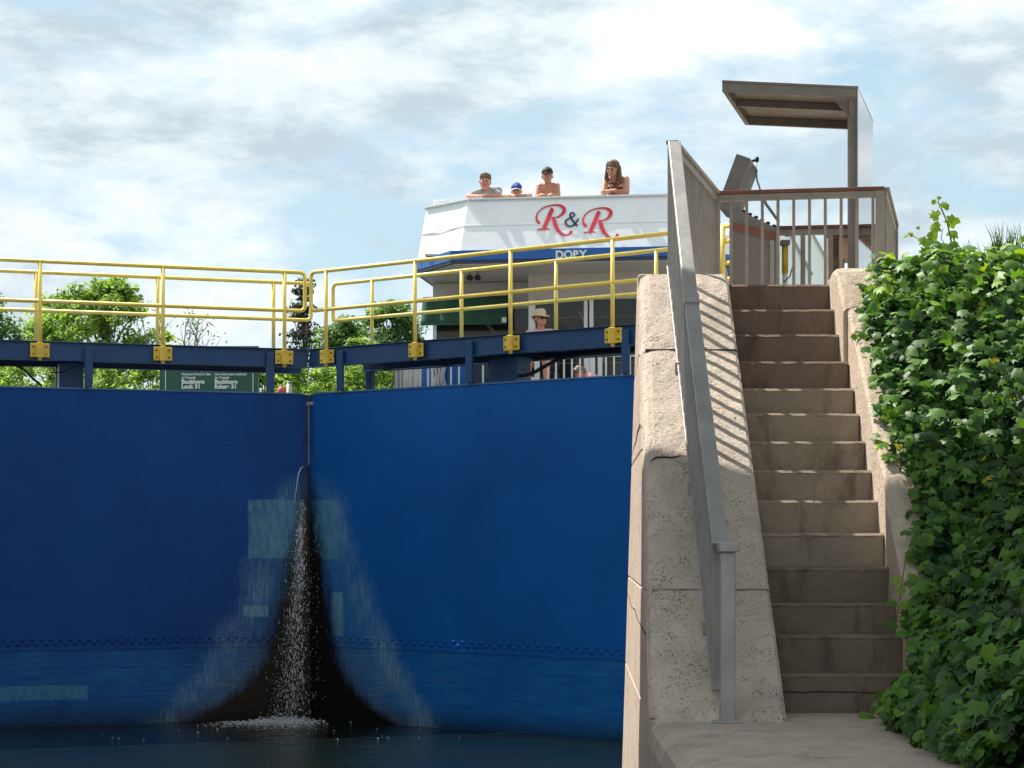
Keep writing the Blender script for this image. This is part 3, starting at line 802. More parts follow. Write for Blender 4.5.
    if sg > 0:
        rail(-.085, (326, 415, 510.5, 612.5), pu(311, -.085)); rail(1.02, (372, 461.5, 556, 656), pu(333, 1.02))
        # mitre joint seal and head casting
        MB().box(-.009, .006, -.008, .02, .95, GT - .12).build('mitre_seal', M_steel, e); MB().box(-.02, .02, -.004, .05, -4, .949).build('wet_seal', M_black, e)
        MB().box(-.09, .09, -.03, .30, GT - .16, GT - .11).build('mitre_casting', M_steel, e, .006)
    else:
        rail(-.085, (40, 163, 284.5), pu(305, -.085)); rail(1.02, (36, 157.5, 273.5), pu(330, 1.02) if False else -.25)
    # hydraulic hoses under the walkway
    b = MB()
    if sg > 0:
        def hose(pl, r_=.014):
            pts = []
            for px_, py_, off in pl:
                t = pu(px_, off); w_ = J + u * t + nn * off; pts.append((X(t), off, (HY - py_) / F * w_.y))
            for i in range(3):  # smooth
                q_ = [pts[0]]
                for a_, b_ in zip(pts[:-1], pts[1:]): q_ += [tuple(np.array(a_) * .75 + np.array(b_) * .25), tuple(np.array(a_) * .25 + np.array(b_) * .75)]
                pts = q_ + [pts[-1]]
            b.tube(pts, r_, 6)
        hose([(500, 377, .4), (528, 376, .4), (545, 366, .42), (565, 356, .45), (600, 353, .5), (650, 349, .6)], .024)
        hose([(528, 352, .5), (555, 358, .5), (590, 352, .5), (650, 349, .6)], .026)
        hose([(534, 360, .45), (560, 356, .5), (620, 348, .55), (650, 351, .6)], .016)
        for k in range(9): hose([(487 + k * 2.2, 356, .3), (489 + k * 1.5, 366, .4), (497 + k * 1.2, 384, .45)], .008)
    else:
        def hose(pl, r_=.014):
            pts = []
            for px_, py_, off in pl:
                t = pu(px_, off); w_ = J + u * t + nn * off; pts.append((X(t), off, (HY - py_) / F * w_.y))
            for i in range(3):
                q_ = [pts[0]]
                for a_, b_ in zip(pts[:-1], pts[1:]): q_ += [tuple(np.array(a_) * .75 + np.array(b_) * .25), tuple(np.array(a_) * .25 + np.array(b_) * .75)]
                pts = q_ + [pts[-1]]
            b.tube(pts, r_, 6)
        hose([(-40, 362, .5), (5, 363, .5), (22, 367, .5), (32, 378, .5), (42, 386, .5)], .016)
        hose([(-40, 366, .5), (10, 365, .5), (30, 366, .5), (52, 363, .5)], .014)
        hose([(50, 372, .28), (62, 373, .28), (76, 366, .28)], .008)
    b.build('hose_bundle', M_black, e)
    return e
leaf('R'); leaf('L')

# leaking water at the mitre joint
rng = np.random.default_rng(5)
b = MB()
# thin arcing jet at the top of the leak
pts = [P(304.5, 466, 26.25), P(301, 468, 26.05), P(298.5, 474, 25.95), P(297, 484, 25.9), P(295.5, 494, 25.88), P(294.5, 504, 25.88)]
b.tube(pts, [.006, .007, .006, .005, .004, .002], 6)
def drop(px, py, d, r_, st): 
    c_ = P(px, py, d); b.ell(c_, (r_, r_, r_ * st), 5, 4)
for k in range(3400):
    t = rng.random() ** .8
    py = 500 + 214 * t
    c0 = 303 - 14 * t; wd = 3 + 22 * t
    px = c0 + rng.normal(0, .42) * wd
    dface = 26.39 - abs(px - 306) / 70 * .35
    drop(px, py, dface - .06 - rng.random() * .35 * (t + .1), rng.choice([.0018, .0030, .0052], p=[.55, .37, .08]), rng.uniform(1.0, 4.0))
for k in range(500):    # central column
    t = rng.random(); py = 528 + 182 * t
    px = 300 - 6 * t + rng.normal(0, 2.6 + 3 * t); drop(px, py, 26.1 - .12 * t, rng.choice([.0028, .0045, .0068], p=[.5, .35, .15]), rng.uniform(1.5, 6))
for k in range(60):
    t = rng.random(); py = 535 + 175 * t; px = 314 + 5 * t + rng.normal(0, 4); drop(px, py, 26.15, .003, rng.uniform(1.5, 4))
wl = b.build('leaking_water', M_foam, None, recalc=False)
tag(wl, 'white spray leaking down the black stain where the two gate leaves meet', 'leaking water', kind='stuff')
b = MB()
for k in range(1500):
    px = rng.normal(266, 24); c_ = 26.3 - abs(rng.normal(0, .38)) - abs(px - 306) / 70 * .33 - .05
    if rng.random() < .45: px = rng.normal(290, 14)
    p_ = Vector(((px - CX) / F * c_, c_, WZ))
    hgt = max(0, rng.normal(.0, .045)) * math.exp(-((px - 285) / 30) ** 2); r_ = rng.uniform(.002, .009)
    b.ell(p_ + Vector((0, 0, hgt + .004)), (r_ * 2.2, r_ * 1.4, r_ * .6), 6, 4)
for k in range(22):
    px = rng.uniform(60, 480); c_ = rng.uniform(23.6, 25); r_ = rng.uniform(.003, .008)
    b.ell(Vector(((px - CX) / F * c_, c_, WZ + .003)), (r_ * 2, r_ * 2, r_ * .5), 5, 3)
tag(b.build('foam', M_foam, None, recalc=False), 'white splash foam where the leak hits the water', 'foam', kind='stuff')

# ================================================================== BOAT
bu = Vector((math.cos(R(8)), -math.sin(R(8)), 0)); bn = Vector((math.sin(R(8)), math.cos(R(8)), 0))
O = P(468, 533, 28.6)
boat = empty('houseboat', 'white houseboat with blue stripe waiting behind the gate', 'boat', loc=O, rz=-R(8))
ZT, ZB = 5.01, 4.20
# upper bulwark ring: list of (u, n) at top; outward flare at the bottom
ring = [(-.75, 8.5), (-.75, .62), (0, 0), (3.0, 0), (3.6, .62), (3.6, 8.5)]
rout = [(-.86, 8.5), (-.86, .45), (-.06, -.32), (3.06, -.32), (3.71, .45), (3.71, 8.5)]
b = MB(); n_ = len(ring)
def inner(p_): return (p_[0] + (.06 if p_[0] < 1 else -.06), p_[1] + .06)
vs = [(u_, v_, ZB) for u_, v_ in rout] + [(u_, v_, ZT) for u_, v_ in ring] + [(*inner(p_), ZT) for p_ in ring] + [(*inner(p_), ZB) for p_ in ring]
fs = []
for k in range(3):
    for i in range(n_ - 1): fs.append((k * n_ + i, k * n_ + i + 1, (k + 1) * n_ + i + 1, (k + 1) * n_ + i))
b.add(vs, fs); bul = b.build('bulwark', M_white, boat)
# cap rail & panel seams
b = MB(); 
for i in range(n_ - 1): b.bar((*ring[i], ZT + .008), (*ring[i + 1], ZT + .008), .09, .022)
b.build('cap_rail', M_white, bul)
def onf(i, j, z_, t, out=.004):
    k = (z_ - ZB) / (ZT - ZB); a_ = Vector((*rout[i], 0)).lerp(Vector((*ring[i], 0)), k); c_ = Vector((*rout[j], 0)).lerp(Vector((*ring[j], 0)), k)
    p_ = a_.lerp(c_, t); nrm = (c_ - a_).normalized(); nrm = Vector((nrm.y, -nrm.x, 0)); p_ = p_ + nrm * out; p_.z = z_; return p_
b = MB()
b.bar(onf(2, 3, 4.59, 0, .001), onf(2, 3, 4.59, 1, .001), .012, .02); b.bar(onf(1, 2, 4.59, 0, .001), onf(1, 2, 4.59, 1, .001), .012, .02)
b.build('panel_seam', M_white, bul)
MB().box(-.66, -.40, .70, .80, ZT, ZT + .14).build('side_locker', M_white, boat, .01)
# fly deck and blue visor
vis = [(-.94, 9), (-.94, .62), (-.2, -.40), (3.15, -.40), (3.92, .62), (3.92, 9)]
b = MB(); b.prism([(u_, v_, 4.05) for u_, v_ in vis], (0, 0, .145)); b.build('blue_visor', M_bblue, boat)
b = MB(); b.prism([(u_ * .996 + .005, v_ + .012, 4.00) for u_, v_ in vis], (0, 0, .047)); b.build('visor_edge', M_navy, boat)
b = MB(); b.prism([(u_ * .97 + .05, v_ + .03, 3.985) for u_, v_ in vis], (0, 0, .014)); b.build('soffit', M_cream, boat)
MB().box(-.68, 3.5, .1, 8.4, 4.198, 4.23).build('fly_deck', M_cream, boat)
# name on the visor
Mt = Matrix.Translation((1.37, -.403, 4.045)) @ Matrix.Rotation(R(90), 4, 'X')
text_mesh('lettering', 'DORY', .165, M_lett, Mt, boat, .004, .006)
# cabin: recessed left part, forward right part
DK = 1.85
CF = 1.55
def cb(u0, u1, n0, n1, z0, z1, name, mat, bev=0, par=boat): return MB().box(u0, u1, n0, n1, z0, z1).build(name, mat, par, bev)
cb(-.82, 1.0, CF, CF + .06, 3.55, 3.983, 'cabin_wall', M_cream)
cb(-.82, 1.0, CF - .012, CF - .002, 3.965, 3.98, 'trim_strip', M_steel)
cb(.9, 3.8, .72, .78, 3.58, 3.983, 'cabin_header', M_cream)
cb(.82, .898, .72, CF, DK, 3.983, 'cabin_return', M_cream)
cb(-.82, .82, CF + .002, CF + .05, 2.2, 3.548, 'window', M_glass)
cb(.9, 3.8, .80, .84, DK, 3.578, 'window', M_glass)
for u0, wd in ((.83, .10), (1.68, .055), (1.765, .06), (3.0, .08)): cb(u0, u0 + wd, .70, .798, DK, 3.578, 'window_post', M_white, .004)
cb(-.82, -.76, CF - .01, CF, DK, 3.55, 'window_post', M_white)
cb(-.82, .82, CF - .004, CF + .05, DK, 2.2, 'cabin_wall', M_white)
for zz_ in (2.35, 2.6, 2.85, 3.1, 3.3): cb(.95, 3.7, .785, .797, zz_, zz_ + .012, 'window_blind', M_steeld)
b = MB(); b.bar((-.1, CF - .03, 3.5), (.9, CF - .03, 2.3), .02, .05); b.bar((2.0, .77, 2.6), (1.6, .77, 3.4), .02, .04)
b.build('window_brace', M_steeld, boat)
# green roll-down awning, slight sag
b = MB(); vs = []; nu = 20
for j in range(7):
    for i in range(nu + 1):
        u_ = -.93 + 1.36 * i / nu; z_ = 3.72 - .45 * j / 6 + .0 * i
        vs.append((u_, CF - .30 - .02 * math.sin(i * 1.3) - .16 * j / 6, z_ - .012 * math.sin(i * .9) * (j / 6)))
b.add(vs, [(j * (nu + 1) + i, j * (nu + 1) + i + 1, (j + 1) * (nu + 1) + i + 1, (j + 1) * (nu + 1) + i) for j in range(6) for i in range(nu)], True)
aw = b.build('awning', M_green, boat); so_ = aw.modifiers.new('thick', 'SOLIDIFY'); so_.thickness = .01
cb(.36, .43, CF - .50, CF - .44, 3.28, 3.36, 'awning_bracket', M_white)
b = MB(); b.bar((-.93, CF - .47, 3.27), (.43, CF - .47, 3.27), .03, .03); b.build('awning_bar', M_green, boat)
# pair of round lamps under the soffit
for u_ in (-.03, .09):
    l_ = MB().tube([(u_, .40, 3.895), (u_, .30, 3.885)], .045, 14).build('floodlight', M_black, boat)
    MB().tube([(u_, .36, 3.93), (u_, .36, 3.99)], .012, 6).build('lamp_bracket', M_steel, l_)
# blue raked screen at the left
b = MB(); b.prism([(-.72, .9, DK), (-.72, .9, 2.95), (-.62, .9, 3.0), (.25, .9, 2.2), (.25, .9, DK)], (0, .05, 0)); b.build('raked_screen', M_beam, boat)
cb(-.82, -.74, .85, .95, DK, 3.0, 'white_post', M_white)
cb(-.30, -.12, .3, .5, 2.50, 2.62, 'deck_box', M_steel); cb(-.10, .02, .3, .5, 2.52, 2.60, 'deck_light', M_white)
# hull and bow deck
hull = [(-1.0, 9), (-1.0, .2), (-.75, -1.5), (3.6, -1.5), (3.95, .2), (3.95, 9)]
b = MB(); b.prism([(u_, v_, 1.15) for u_, v_ in hull], (0, 0, .65)); b.build('hull', M_white, boat, .03)
b = MB(); b.prism([(u_ * .99, v_ + .02, 1.802) for u_, v_ in hull], (0, 0, .048)); b.build('bow_deck', M_steeld, boat)
# bow railing: white balusters, panels behind some of them
rl = bpy.data.objects.new('x', None); bpy.data.objects.remove(rl)
zt = 2.52
b = MB(); b.box(-1.02, 3.3, -1.46, -1.42, zt - .03, zt); bow = b.build('bow_rail', M_white, boat, .004)
def bp(px, n_off):  # image column -> boat u at given n
    k = (px - CX) / F; o = O + bn * n_off; return (o.x - k * o.y) / (k * bu.y - bu.x)
for px_, wd in [(405, 2), (410, 2), (415, 2.5), (420, 2), (428, 2), (432, 1.5), (451, 1.6), (459, 1.6), (467, 1.6), (483, 1.6), (491, 1.4), (501, 1.4), (537, 5), (548, 1.4), (556, 1.6), (564, 1.6), (572, 1.6), (580, 1.8), (588, 1.8), (593, 3.8), (600, 4.2), (606, 1.6), (614, 1.6), (622, 1.6), (630, 1.6), (638, 1.6)]:
    u_ = bp(px_, -1.44); h_ = wd / 2 / 69.5
    MB().box(u_ - h_, u_ + h_, -1.455, -1.425, 1.85, zt - .031).build('bow_baluster', M_white, bow)
# white ribbed sheet, blue panels, coiled rope
b = MB(); u0, u1 = bp(394, -1.3), bp(422, -1.3); vs = []
for i in range(41):
    u_ = u0 + (u1 - u0) * i / 40; vs += [(u_, -1.3 + .03 * math.sin(i * 1.25), 1.85), (u_, -1.3 + .03 * math.sin(i * 1.25), zt)]
b.add(vs, [(2 * i, 2 * i + 2, 2 * i + 3, 2 * i + 1) for i in range(40)], True); b.build('ribbed_curtain', M_curt, boat)
for pa, pb, mt in ((422, 471, M_bblue), (471.5, 500, M_navy)): cb(bp(pa, -1.3), bp(pb, -1.3), -1.32, -1.28, 1.86, zt + .1, 'deck_panel', mt)
b = MB()
for k, px_ in enumerate((433, 436, 439, 442, 444)):
    u_ = bp(px_, -1.36); pts = [(u_ + .015 * math.sin(a_ * 2 + k), -1.38 - .02 * math.cos(a_ + k), zt + .02 - a_ * .085) for a_ in range(7)]
    b.tube(pts, .022, 7)
b.build('rope_coil', M_curt, boat)
# dark inner bulkhead behind the seats
cb(bp(500, -.3), 3.7, .55, .60, 1.85, 2.25, 'bulkhead', M_navy)
for zz_ in (2.10, 2.24): cb(bp(608, .0), bp(660, 0), -.02, .03, zz_, zz_ + .035, 'deck_bench', M_yel)

# R & R lettering on the front bulwark
fo = O + bu * -.05 + bn * -.32 + Vector((0, 0, ZB)); f1 = O + Vector((0, 0, ZT)); fx = bu
fn = fx.cross(f1 - (O + bn * -.32 + Vector((0, 0, ZB)))).normalized()
if fn.y > 0: fn = -fn
Minv = (Matrix.Translation(O) @ Matrix.Rotation(-R(8), 4, 'Z')).inverted()
def onface(zx, zy, out=.006):
    px, py = 520 + zx / 9.31, 195 + zy / 9.31
    w_ = ray_plane(px, py, f1, fn) + fn * out
    return Minv @ w_
def stroke(mb, pts, off=(0, 0), samples=10):
    """pts: (x,y,w) in lettering units; Catmull-Rom; a thin raised ribbon"""
    P_ = [np.array(p_, float) for p_ in pts]; P_ = [2 * P_[0] - P_[1]] + P_ + [2 * P_[-1] - P_[-2]]; out = []
    for i in range(1, len(P_) - 2):
        for s_ in range(samples):
            t = s_ / samples; a_, b_, c_, d_ = P_[i - 1:i + 3]
            out.append(.5 * ((2 * b_) + (-a_ + c_) * t + (2 * a_ - 5 * b_ + 4 * c_ - d_) * t * t + (-a_ + 3 * b_ - 3 * c_ + d_) * t ** 3))
    out.append(P_[-2]); n = len(out); vs = []
    for i, q_ in enumerate(out):
        a_ = out[max(i - 1, 0)]; c_ = out[min(i + 1, n - 1)]; dx, dy = c_[0] - a_[0], c_[1] - a_[1]; l_ = math.hypot(dx, dy) or 1
        nx_, ny_ = -dy / l_ * q_[2] / 2, dx / l_ * q_[2] / 2
        for o_ in (.012, .018):
            vs += [onface(q_[0] + nx_ + off[0], q_[1] + ny_ + off[1], o_), onface(q_[0] - nx_ + off[0], q_[1] - ny_ + off[1], o_)]
    fs = []
    for i in range(n - 1):
        a_ = i * 4; c_ = a_ + 4
        fs += [(a_ + 2, a_ + 3, c_ + 3, c_ + 2), (a_, c_, c_ + 1, a_ + 1), (a_, a_ + 2, c_ + 2, c_), (a_ + 1, c_ + 1, c_ + 3, a_ + 3)]
    fs += [(0, 1, 3, 2), (n * 4 - 4, n * 4 - 2, n * 4 - 1, n * 4 - 3)]
    mb.add(vs, fs)
for off in ((0, 0), (434, 28)):
    b = MB()
    stroke(b, [(187, 255, 14), (176, 262, 22), (160, 240, 20), (155, 205, 14), (175, 158, 9), (230, 118, 9), (300, 99, 10), (360, 98, 16), (402, 118, 28), (412, 150, 32), (385, 188, 20), (345, 210, 9), (300, 212, 7)], off)
    b.build('lettering', M_rred, boat)
    b = MB(); stroke(b, [(304, 128, 34), (285, 170, 36), (262, 225, 36), (240, 275, 34), (224, 312, 34)], off); b.build('lettering', M_rred, boat).location.y = -.0015
    b = MB(); stroke(b, [(158, 328, 6), (200, 321, 12), (240, 320, 12), (278, 322, 6)], off); b.build('lettering', M_rred, boat).location.y = -.003
    b = MB(); stroke(b, [(302, 212, 14), (318, 240, 34), (334, 290, 36), (360, 338, 30), (398, 370, 18), (436, 376, 12), (462, 366, 16), (474, 350, 26), (486, 342, 8)], off); b.build('lettering', M_rred, boat).location.y = -.0045
b = MB()
stroke(b, [(545, 222, 14), (520, 262, 15), (488, 290, 13), (455, 294, 14), (430, 276, 19), (427, 248, 20), (446, 228, 13), (485, 208, 10), (510, 190, 14), (500, 172, 12), (478, 172, 13), (466, 190, 17), (476, 215, 19), (500, 252, 20), (532, 292, 18)])
b.build('lettering', M_navy, boat)

# ================================================================== PEOPLE
def skin_mat(name, col):
    m, g, p = new_mat(name); n = g.noise(g.coord(), 14, 4)
    g.set(p.inputs['Base Color'], g.mix(n, col, tuple(c_ * .88 for c_ in col))); p.inputs['Roughness'].default_value = .5
    p.inputs['Subsurface Weight'].default_value = .08; p.inputs['Subsurface Radius'].default_value = (.02, .008, .004); return m
M_sk1 = skin_mat('skin_fair', (.62, .33, .22)); M_sk2 = skin_mat('skin_tan', (.52, .25, .155)); M_sk3 = skin_mat('skin_flushed', (.64, .29, .20))
M_hairb = simple('hair_light_brown', (.17, .095, .045), .6, 0, .35, 30, .5, 60); M_hairl = simple('hair_brown_long', (.13, .07, .04), .55, 0, .35, 30, .5, 60)
M_capb = simple('cap_blue', (.02, .06, .40), .7); M_capk = simple('cap_black', (.02, .02, .022), .7); M_capw = simple('cap_white_peak', (.45, .5, .62), .7)
M_shg = simple('shirt_grey', (.34, .36, .36), .9, 0, .1, 12); M_shy = simple('shirt_yellow', (.72, .62, .08), .9); M_shp = simple('shirt_pink', (.80, .17, .27), .9)
M_dark = simple('shorts_dark', (.03, .035, .06), .9); M_straw = simple('straw_hat', (.62, .45, .31), .9, 0, .15, 40, .5, 80); M_band = simple('hat_band', (.10, .05, .035), .8)
M_eye = simple('eye_dark', (.02, .015, .012), .3); M_swim = simple('swimsuit_dark_red', (.16, .025, .035), .8); M_lip = simple('lips', (.40, .12, .10), .5)
M_chk = simple('shirt_check_pale', (.62, .45, .45), .9, 0, .25, 60)

def capsule(mb, a, b_, ra, rb, n=12):
    a = Vector(a); b_ = Vector(b_); d = b_ - a; L = d.length; d = d.normalized() if L > 1e-6 else Vector((0, 0, 1))
    pts = []; rs = []
    for k in range(5):
        an = math.pi / 2 * (k + .02) / 5; pts.append(a - d * ra * math.cos(an)); rs.append(ra * math.sin(an) + 1e-4)
    pts.append(a); rs.append(ra); pts.append(b_); rs.append(rb)
    for k in range(4, -1, -1):
        an = math.pi / 2 * (k + .02) / 5; pts.append(b_ + d * rb * math.cos(an)); rs.append(rb * math.sin(an) + 1e-4)
    mb.tube(pts, rs, n)
def remesh(o, vox, smooth=3):
    r_ = o.modifiers.new('r', 'REMESH'); r_.mode = 'VOXEL'; r_.voxel_size = vox; r_.use_smooth_shade = True
    s_ = o.modifiers.new('s', 'SMOOTH'); s_.factor = .5; s_.iterations = smooth
    dg = bpy.context.evaluated_depsgraph_get(); me = bpy.data.meshes.new_from_object(o.evaluated_get(dg)); o.modifiers.clear()
    old = o.data; o.data = me; bpy.data.meshes.remove(old); return o

def hand(mb, wrist, dirv, palmn, k=1.0, curl=.6, thumb_side=1):
    """palm, four unequal curled fingers, thumb from the side of the palm"""
    w = Vector(wrist); d = Vector(dirv).normalized(); n = Vector(palmn); n = (n - d * n.dot(d)).normalized(); s = d.cross(n) * thumb_side
    capsule(mb, w, w + d * .05 * k, .021 * k, .024 * k)
    for i, (o_, L) in enumerate(((.030, .068), (.010, .076), (-.010, .070), (-.029, .056))):
        base = w + d * .075 * k + s * o_ * k; capsule(mb, w + d * .03 * k + s * o_ * .8 * k, base, .014 * k, .0115 * k)
        p0 = base; dd = d.copy(); L *= k
        for j, f in enumerate((.45, .32, .23)):
            dd = (dd * math.cos(curl * .55 * (j + .5)) + n * math.sin(curl * .55 * (j + .5))).normalized() if True else dd
            p1 = p0 + dd * L * f; capsule(mb, p0, p1, (.0105 - j * .001) * k, (.0098 - j * .001) * k, 8); p0 = p1
    t0 = w + d * .018 * k + s * .02 * k; t1 = t0 + (d * .6 + s * .8) * .035 * k; t2 = t1 + (d * .9 + s * .25 + n * .3).normalized() * .04 * k
    capsule(mb, t0, t1, .015 * k, .0125 * k, 8); capsule(mb, t1, t2, .0115 * k, .0095 * k, 8)

def head_geo(mb, c, k, Rt):
    """c: head centre, k: scale (1 = adult 0.23 m tall), Rt rotation; face looks -y"""
    T = lambda v_: Vector(c) + Rt @ (Vector(v_) * k)
    mb.ell(T((0, .012, .022)), (.076 * k, .094 * k, .096 * k), 16, 12, Rt)
    mb.ell(T((0, -.018, -.042)), (.066 * k, .068 * k, .072 * k), 14, 10, Rt)      # jaw
    capsule(mb, T((0, -.068, -.082)), T((0, -.064, -.078)), .020 * k, .022 * k)      # chin
    capsule(mb, T((0, -.082, .012)), T((0, -.102, -.026)), .009 * k, .015 * k)       # nose
    capsule(mb, T((-.035, -.076, .022)), T((.035, -.076, .022)), .013 * k, .013 * k) # brow
    capsule(mb, T((-.016, -.084, -.056)), T((.016, -.084, -.056)), .010 * k, .010 * k)  # lips
    for sx in (-1, 1):
        mb.ell(T((sx * .080, .018, -.008)), (.012 * k, .02 * k, .032 * k), 8, 6, Rt)
        mb.ell(T((sx * .040, -.060, -.025)), (.024 * k, .024 * k, .024 * k), 8, 6, Rt)
    return T

def person(label, loc, build, skin, rz=-R(8)):
    e = empty('person', label, 'person', None, loc=loc, rz=rz)
    body = MB(); info = build(body, e)
    o = body.build('body', skin, e, recalc=False); remesh(o, .0085, 2)
    return e
def eyes(T, k, par):
    for sx in (-1, 1):
        b = MB(); b.ell(T((sx * .031, -.080, .004)), (.011 * k, .007 * k, .006 * k), 8, 6); b.build('eye', M_eye, par)
    b = MB(); b.ell(T((0, -.094, -.056)), (.022 * k, .005 * k, .006 * k), 8, 6); b.build('mouth', M_lip, par)
def cap(T, k, par, col, peakcol, ry, Rt):
    b = MB(); n = 16
    vs = []
    for i in range(7):
        a = math.pi / 2 * i / 6 * .97
        for j in range(n):
            t = 2 * math.pi * j / n; vs.append(T((.089 * math.cos(a) * math.cos(t), .012 + .108 * math.cos(a) * math.sin(t), .042 + .098 * math.sin(a))))
    b.add(vs, [(i * n + j, i * n + (j + 1) % n, (i + 1) * n + (j + 1) % n, (i + 1) * n + j) for i in range(6) for j in range(n)], True)
    o = b.build('cap', col, par); s_ = o.modifiers.new('t', 'SOLIDIFY'); s_.thickness = .006
    b = MB(); vs = []
    for i in range(5):
        for j in range(11):
            t = -1 + 2 * j / 10; r_ = i / 4
            vs.append(T((.078 * t * (1 - .12 * r_), -.085 * math.sqrt(max(0, 1 - t * t * .8)) - .070 * r_ * (1 - t * t * .55), .046 - .018 * r_ - .020 * t * t)))
    b.add(vs, [(i * 11 + j, i * 11 + j + 1, (i + 1) * 11 + j + 1, (i + 1) * 11 + j) for i in range(4) for j in range(10)], True)
    o2 = b.build('cap_peak', peakcol, o); s_ = o2.modifiers.new('t', 'SOLIDIFY'); s_.thickness = .005
def hairdo(T, k, par, mat, long=False, lumps=None):
    b = MB()
    b.ell(T((0, .024, .045)), (.086 * k, .098 * k, .088 * k), 14, 10)
    b.ell(T((0, .05, -.01)), (.080 * k, .070 * k, .09 * k), 14, 10)
    rr = random.Random(3)
    for j in range(12):
        t = -1 + 2 * j / 11; capsule(b, T((t * .06, -.035, .115 - abs(t) * .02)), T((t * .075 + rr.uniform(-.01, .01), -.078 + abs(t) * .02, .06 - rr.uniform(0, .018))), .018 * k, .009 * k, 8)
    for l_ in (lumps or []): capsule(b, T(l_[0]), T(l_[1]), l_[2] * k, l_[3] * k, 10)
    o = b.build('hair', mat, par, recalc=False); remesh(o, .009, 1); return o

ZD = ZT - .78      # fly deck floor seen from the rail top (local z of people: 0 = rail top)
def bw(px, n_=.03):
    u_ = bp(px, n_); w_ = O + bu * u_ + bn * n_; return Vector((w_.x, w_.y, ZT + .02))
def legs(b, hip, k):
    for sx in (-1, 1):
        capsule(b, (hip[0] + sx * .085 * k, hip[1], hip[2]), (hip[0] + sx * .09 * k, hip[1] + .03, -.42), .078 * k, .05 * k)
        capsule(b, (hip[0] + sx * .09 * k, hip[1] + .03, -.42), (hip[0] + sx * .09 * k, hip[1] + .02, -.70), .05 * k, .036 * k)
        capsule(b, (hip[0] + sx * .09 * k, hip[1] + .03, -.745), (hip[0] + sx * .09 * k, hip[1] - .11, -.76), .035 * k, .028 * k)

# woman with long hair, forearms on the rail, hands clasped
def b_woman(b, e):
    k = 1.08; Rt = Matrix.Rotation(R(-20), 3, 'Z') @ Matrix.Rotation(R(8), 3, 'Y') @ Matrix.Rotation(R(14), 3, 'X')
    hc = (-.02, .06, .405)
    hip = (.04, .50, .02)
    capsule(b, hip, (.03, .38, .08), .15, .135); capsule(b, (.03, .38, .08), (.01, .22, .16), .135, .125)
    capsule(b, (-.07, .20, .20), (.09, .20, .20), .10, .10); capsule(b, (0, .17, .22), (-.01, .10, .31), .062, .055)
    capsule(b, (-.10, .19, .262), (.12, .19, .262), .066, .066)
    for sx in (-1, 1): b.ell((sx * .07 + .01, .10, .13), (.065, .06, .065))
    legs(b, hip, 1.1)
    for sx in (-1, 1):
        sh_ = Vector((.01 + sx * .150, .17, .262)); el = Vector((.015 + sx * .172, .02, .052)); wr = Vector((-.015 + sx * .055, -.01, .06))
        capsule(b, sh_, el, .062, .048); capsule(b, el, wr, .044, .028)
        hand(b, wr, (-sx * .75, -.25, .30), (-sx * .1, .3, -.8), .92, 1.0, sx)
    T = head_geo(b, hc, k, Rt); eyes(T, k, e)
    hairdo(T, k, e, M_hairl, True, [((-.085, .01, .03), (-.095, -.01, -.11), .028, .030), ((-.095, -.01, -.11), (-.075, -.04, -.24), .034, .026), ((.085, .02, .03), (.10, .01, -.11), .028, .034), ((.10, .01, -.11), (.075, -.03, -.26), .036, .028), ((.0, .08, .05), (.0, .09, -.12), .05, .06)])
    s_ = MB(); capsule(s_, (.03, .40, .06), (.02, .26, .13), .142, .136); capsule(s_, (-.045, .19, .15), (.075, .19, .15), .112, .112)
    for sx in (-1, 1): s_.ell((sx * .07 + .01, .10, .115), (.070, .066, .062)); capsule(s_, (sx * .07, .08, .15), (sx * .085, .16, .285), .012, .012)
    capsule(s_, (.04, .5, .0), (.04, .5, -.06), .162, .155)
    o = s_.build('swimsuit', M_swim, e, recalc=False); remesh(o, .009, 1)
person('woman with long brown hair leaning on clasped hands at the boat rail', bw(614), b_woman, M_sk2)

# shirtless boy with black cap, arms straight down, hands over the edge
def b_boy3(b, e):
    k = 1.0; Rt = Matrix.Rotation(R(14), 3, 'Z') @ Matrix.Rotation(R(-4), 3, 'X')
    hip = (0, .42, -.10)
    capsule(b, hip, (0, .34, .02), .115, .105); capsule(b, (-.03, .30, .06), (.03, .30, .06), .10, .10); capsule(b, (-.06, .25, .15), (.06, .25, .15), .095, .095)
    capsule(b, (-.10, .23, .205), (.10, .23, .205), .056, .056); capsule(b, (0, .22, .20), (0, .17, .275), .055, .05)
    legs(b, hip, .95)
    for sx in (-1, 1):
        sh_ = Vector((sx * .130, .22, .205)); el = Vector((sx * .16, .15, .02)); wr = Vector((sx * .075, .02, .045))
        capsule(b, sh_, el, .050, .038); capsule(b, el, wr, .036, .025)
        hand(b, wr, (-sx * .25, -.9, -.15), (0, -.1, -1), .85, 1.3, -sx)
    T = head_geo(b, (0, .12, .345), k, Rt); eyes(T, k, e)
    cap(T, k, e, M_capk, M_capk, 0, Rt); h_ = MB(); h_.ell(T((0, .045, 0)), (.079 * k, .074 * k, .07 * k)); h_.build('hair', M_hairl, e)
    s_ = MB(); capsule(s_, (0, .42, -.06), (0, .42, -.14), .128, .132)
    for sx in (-1, 1): capsule(s_, (sx * .085, .42, -.14), (sx * .09, .44, -.36), .095, .085)
    o = s_.build('shorts', M_dark, e, recalc=False); remesh(o, .01, 1)
person('shirtless boy in a black cap holding the boat rail with both hands', bw(546.5), b_boy3, M_sk2)

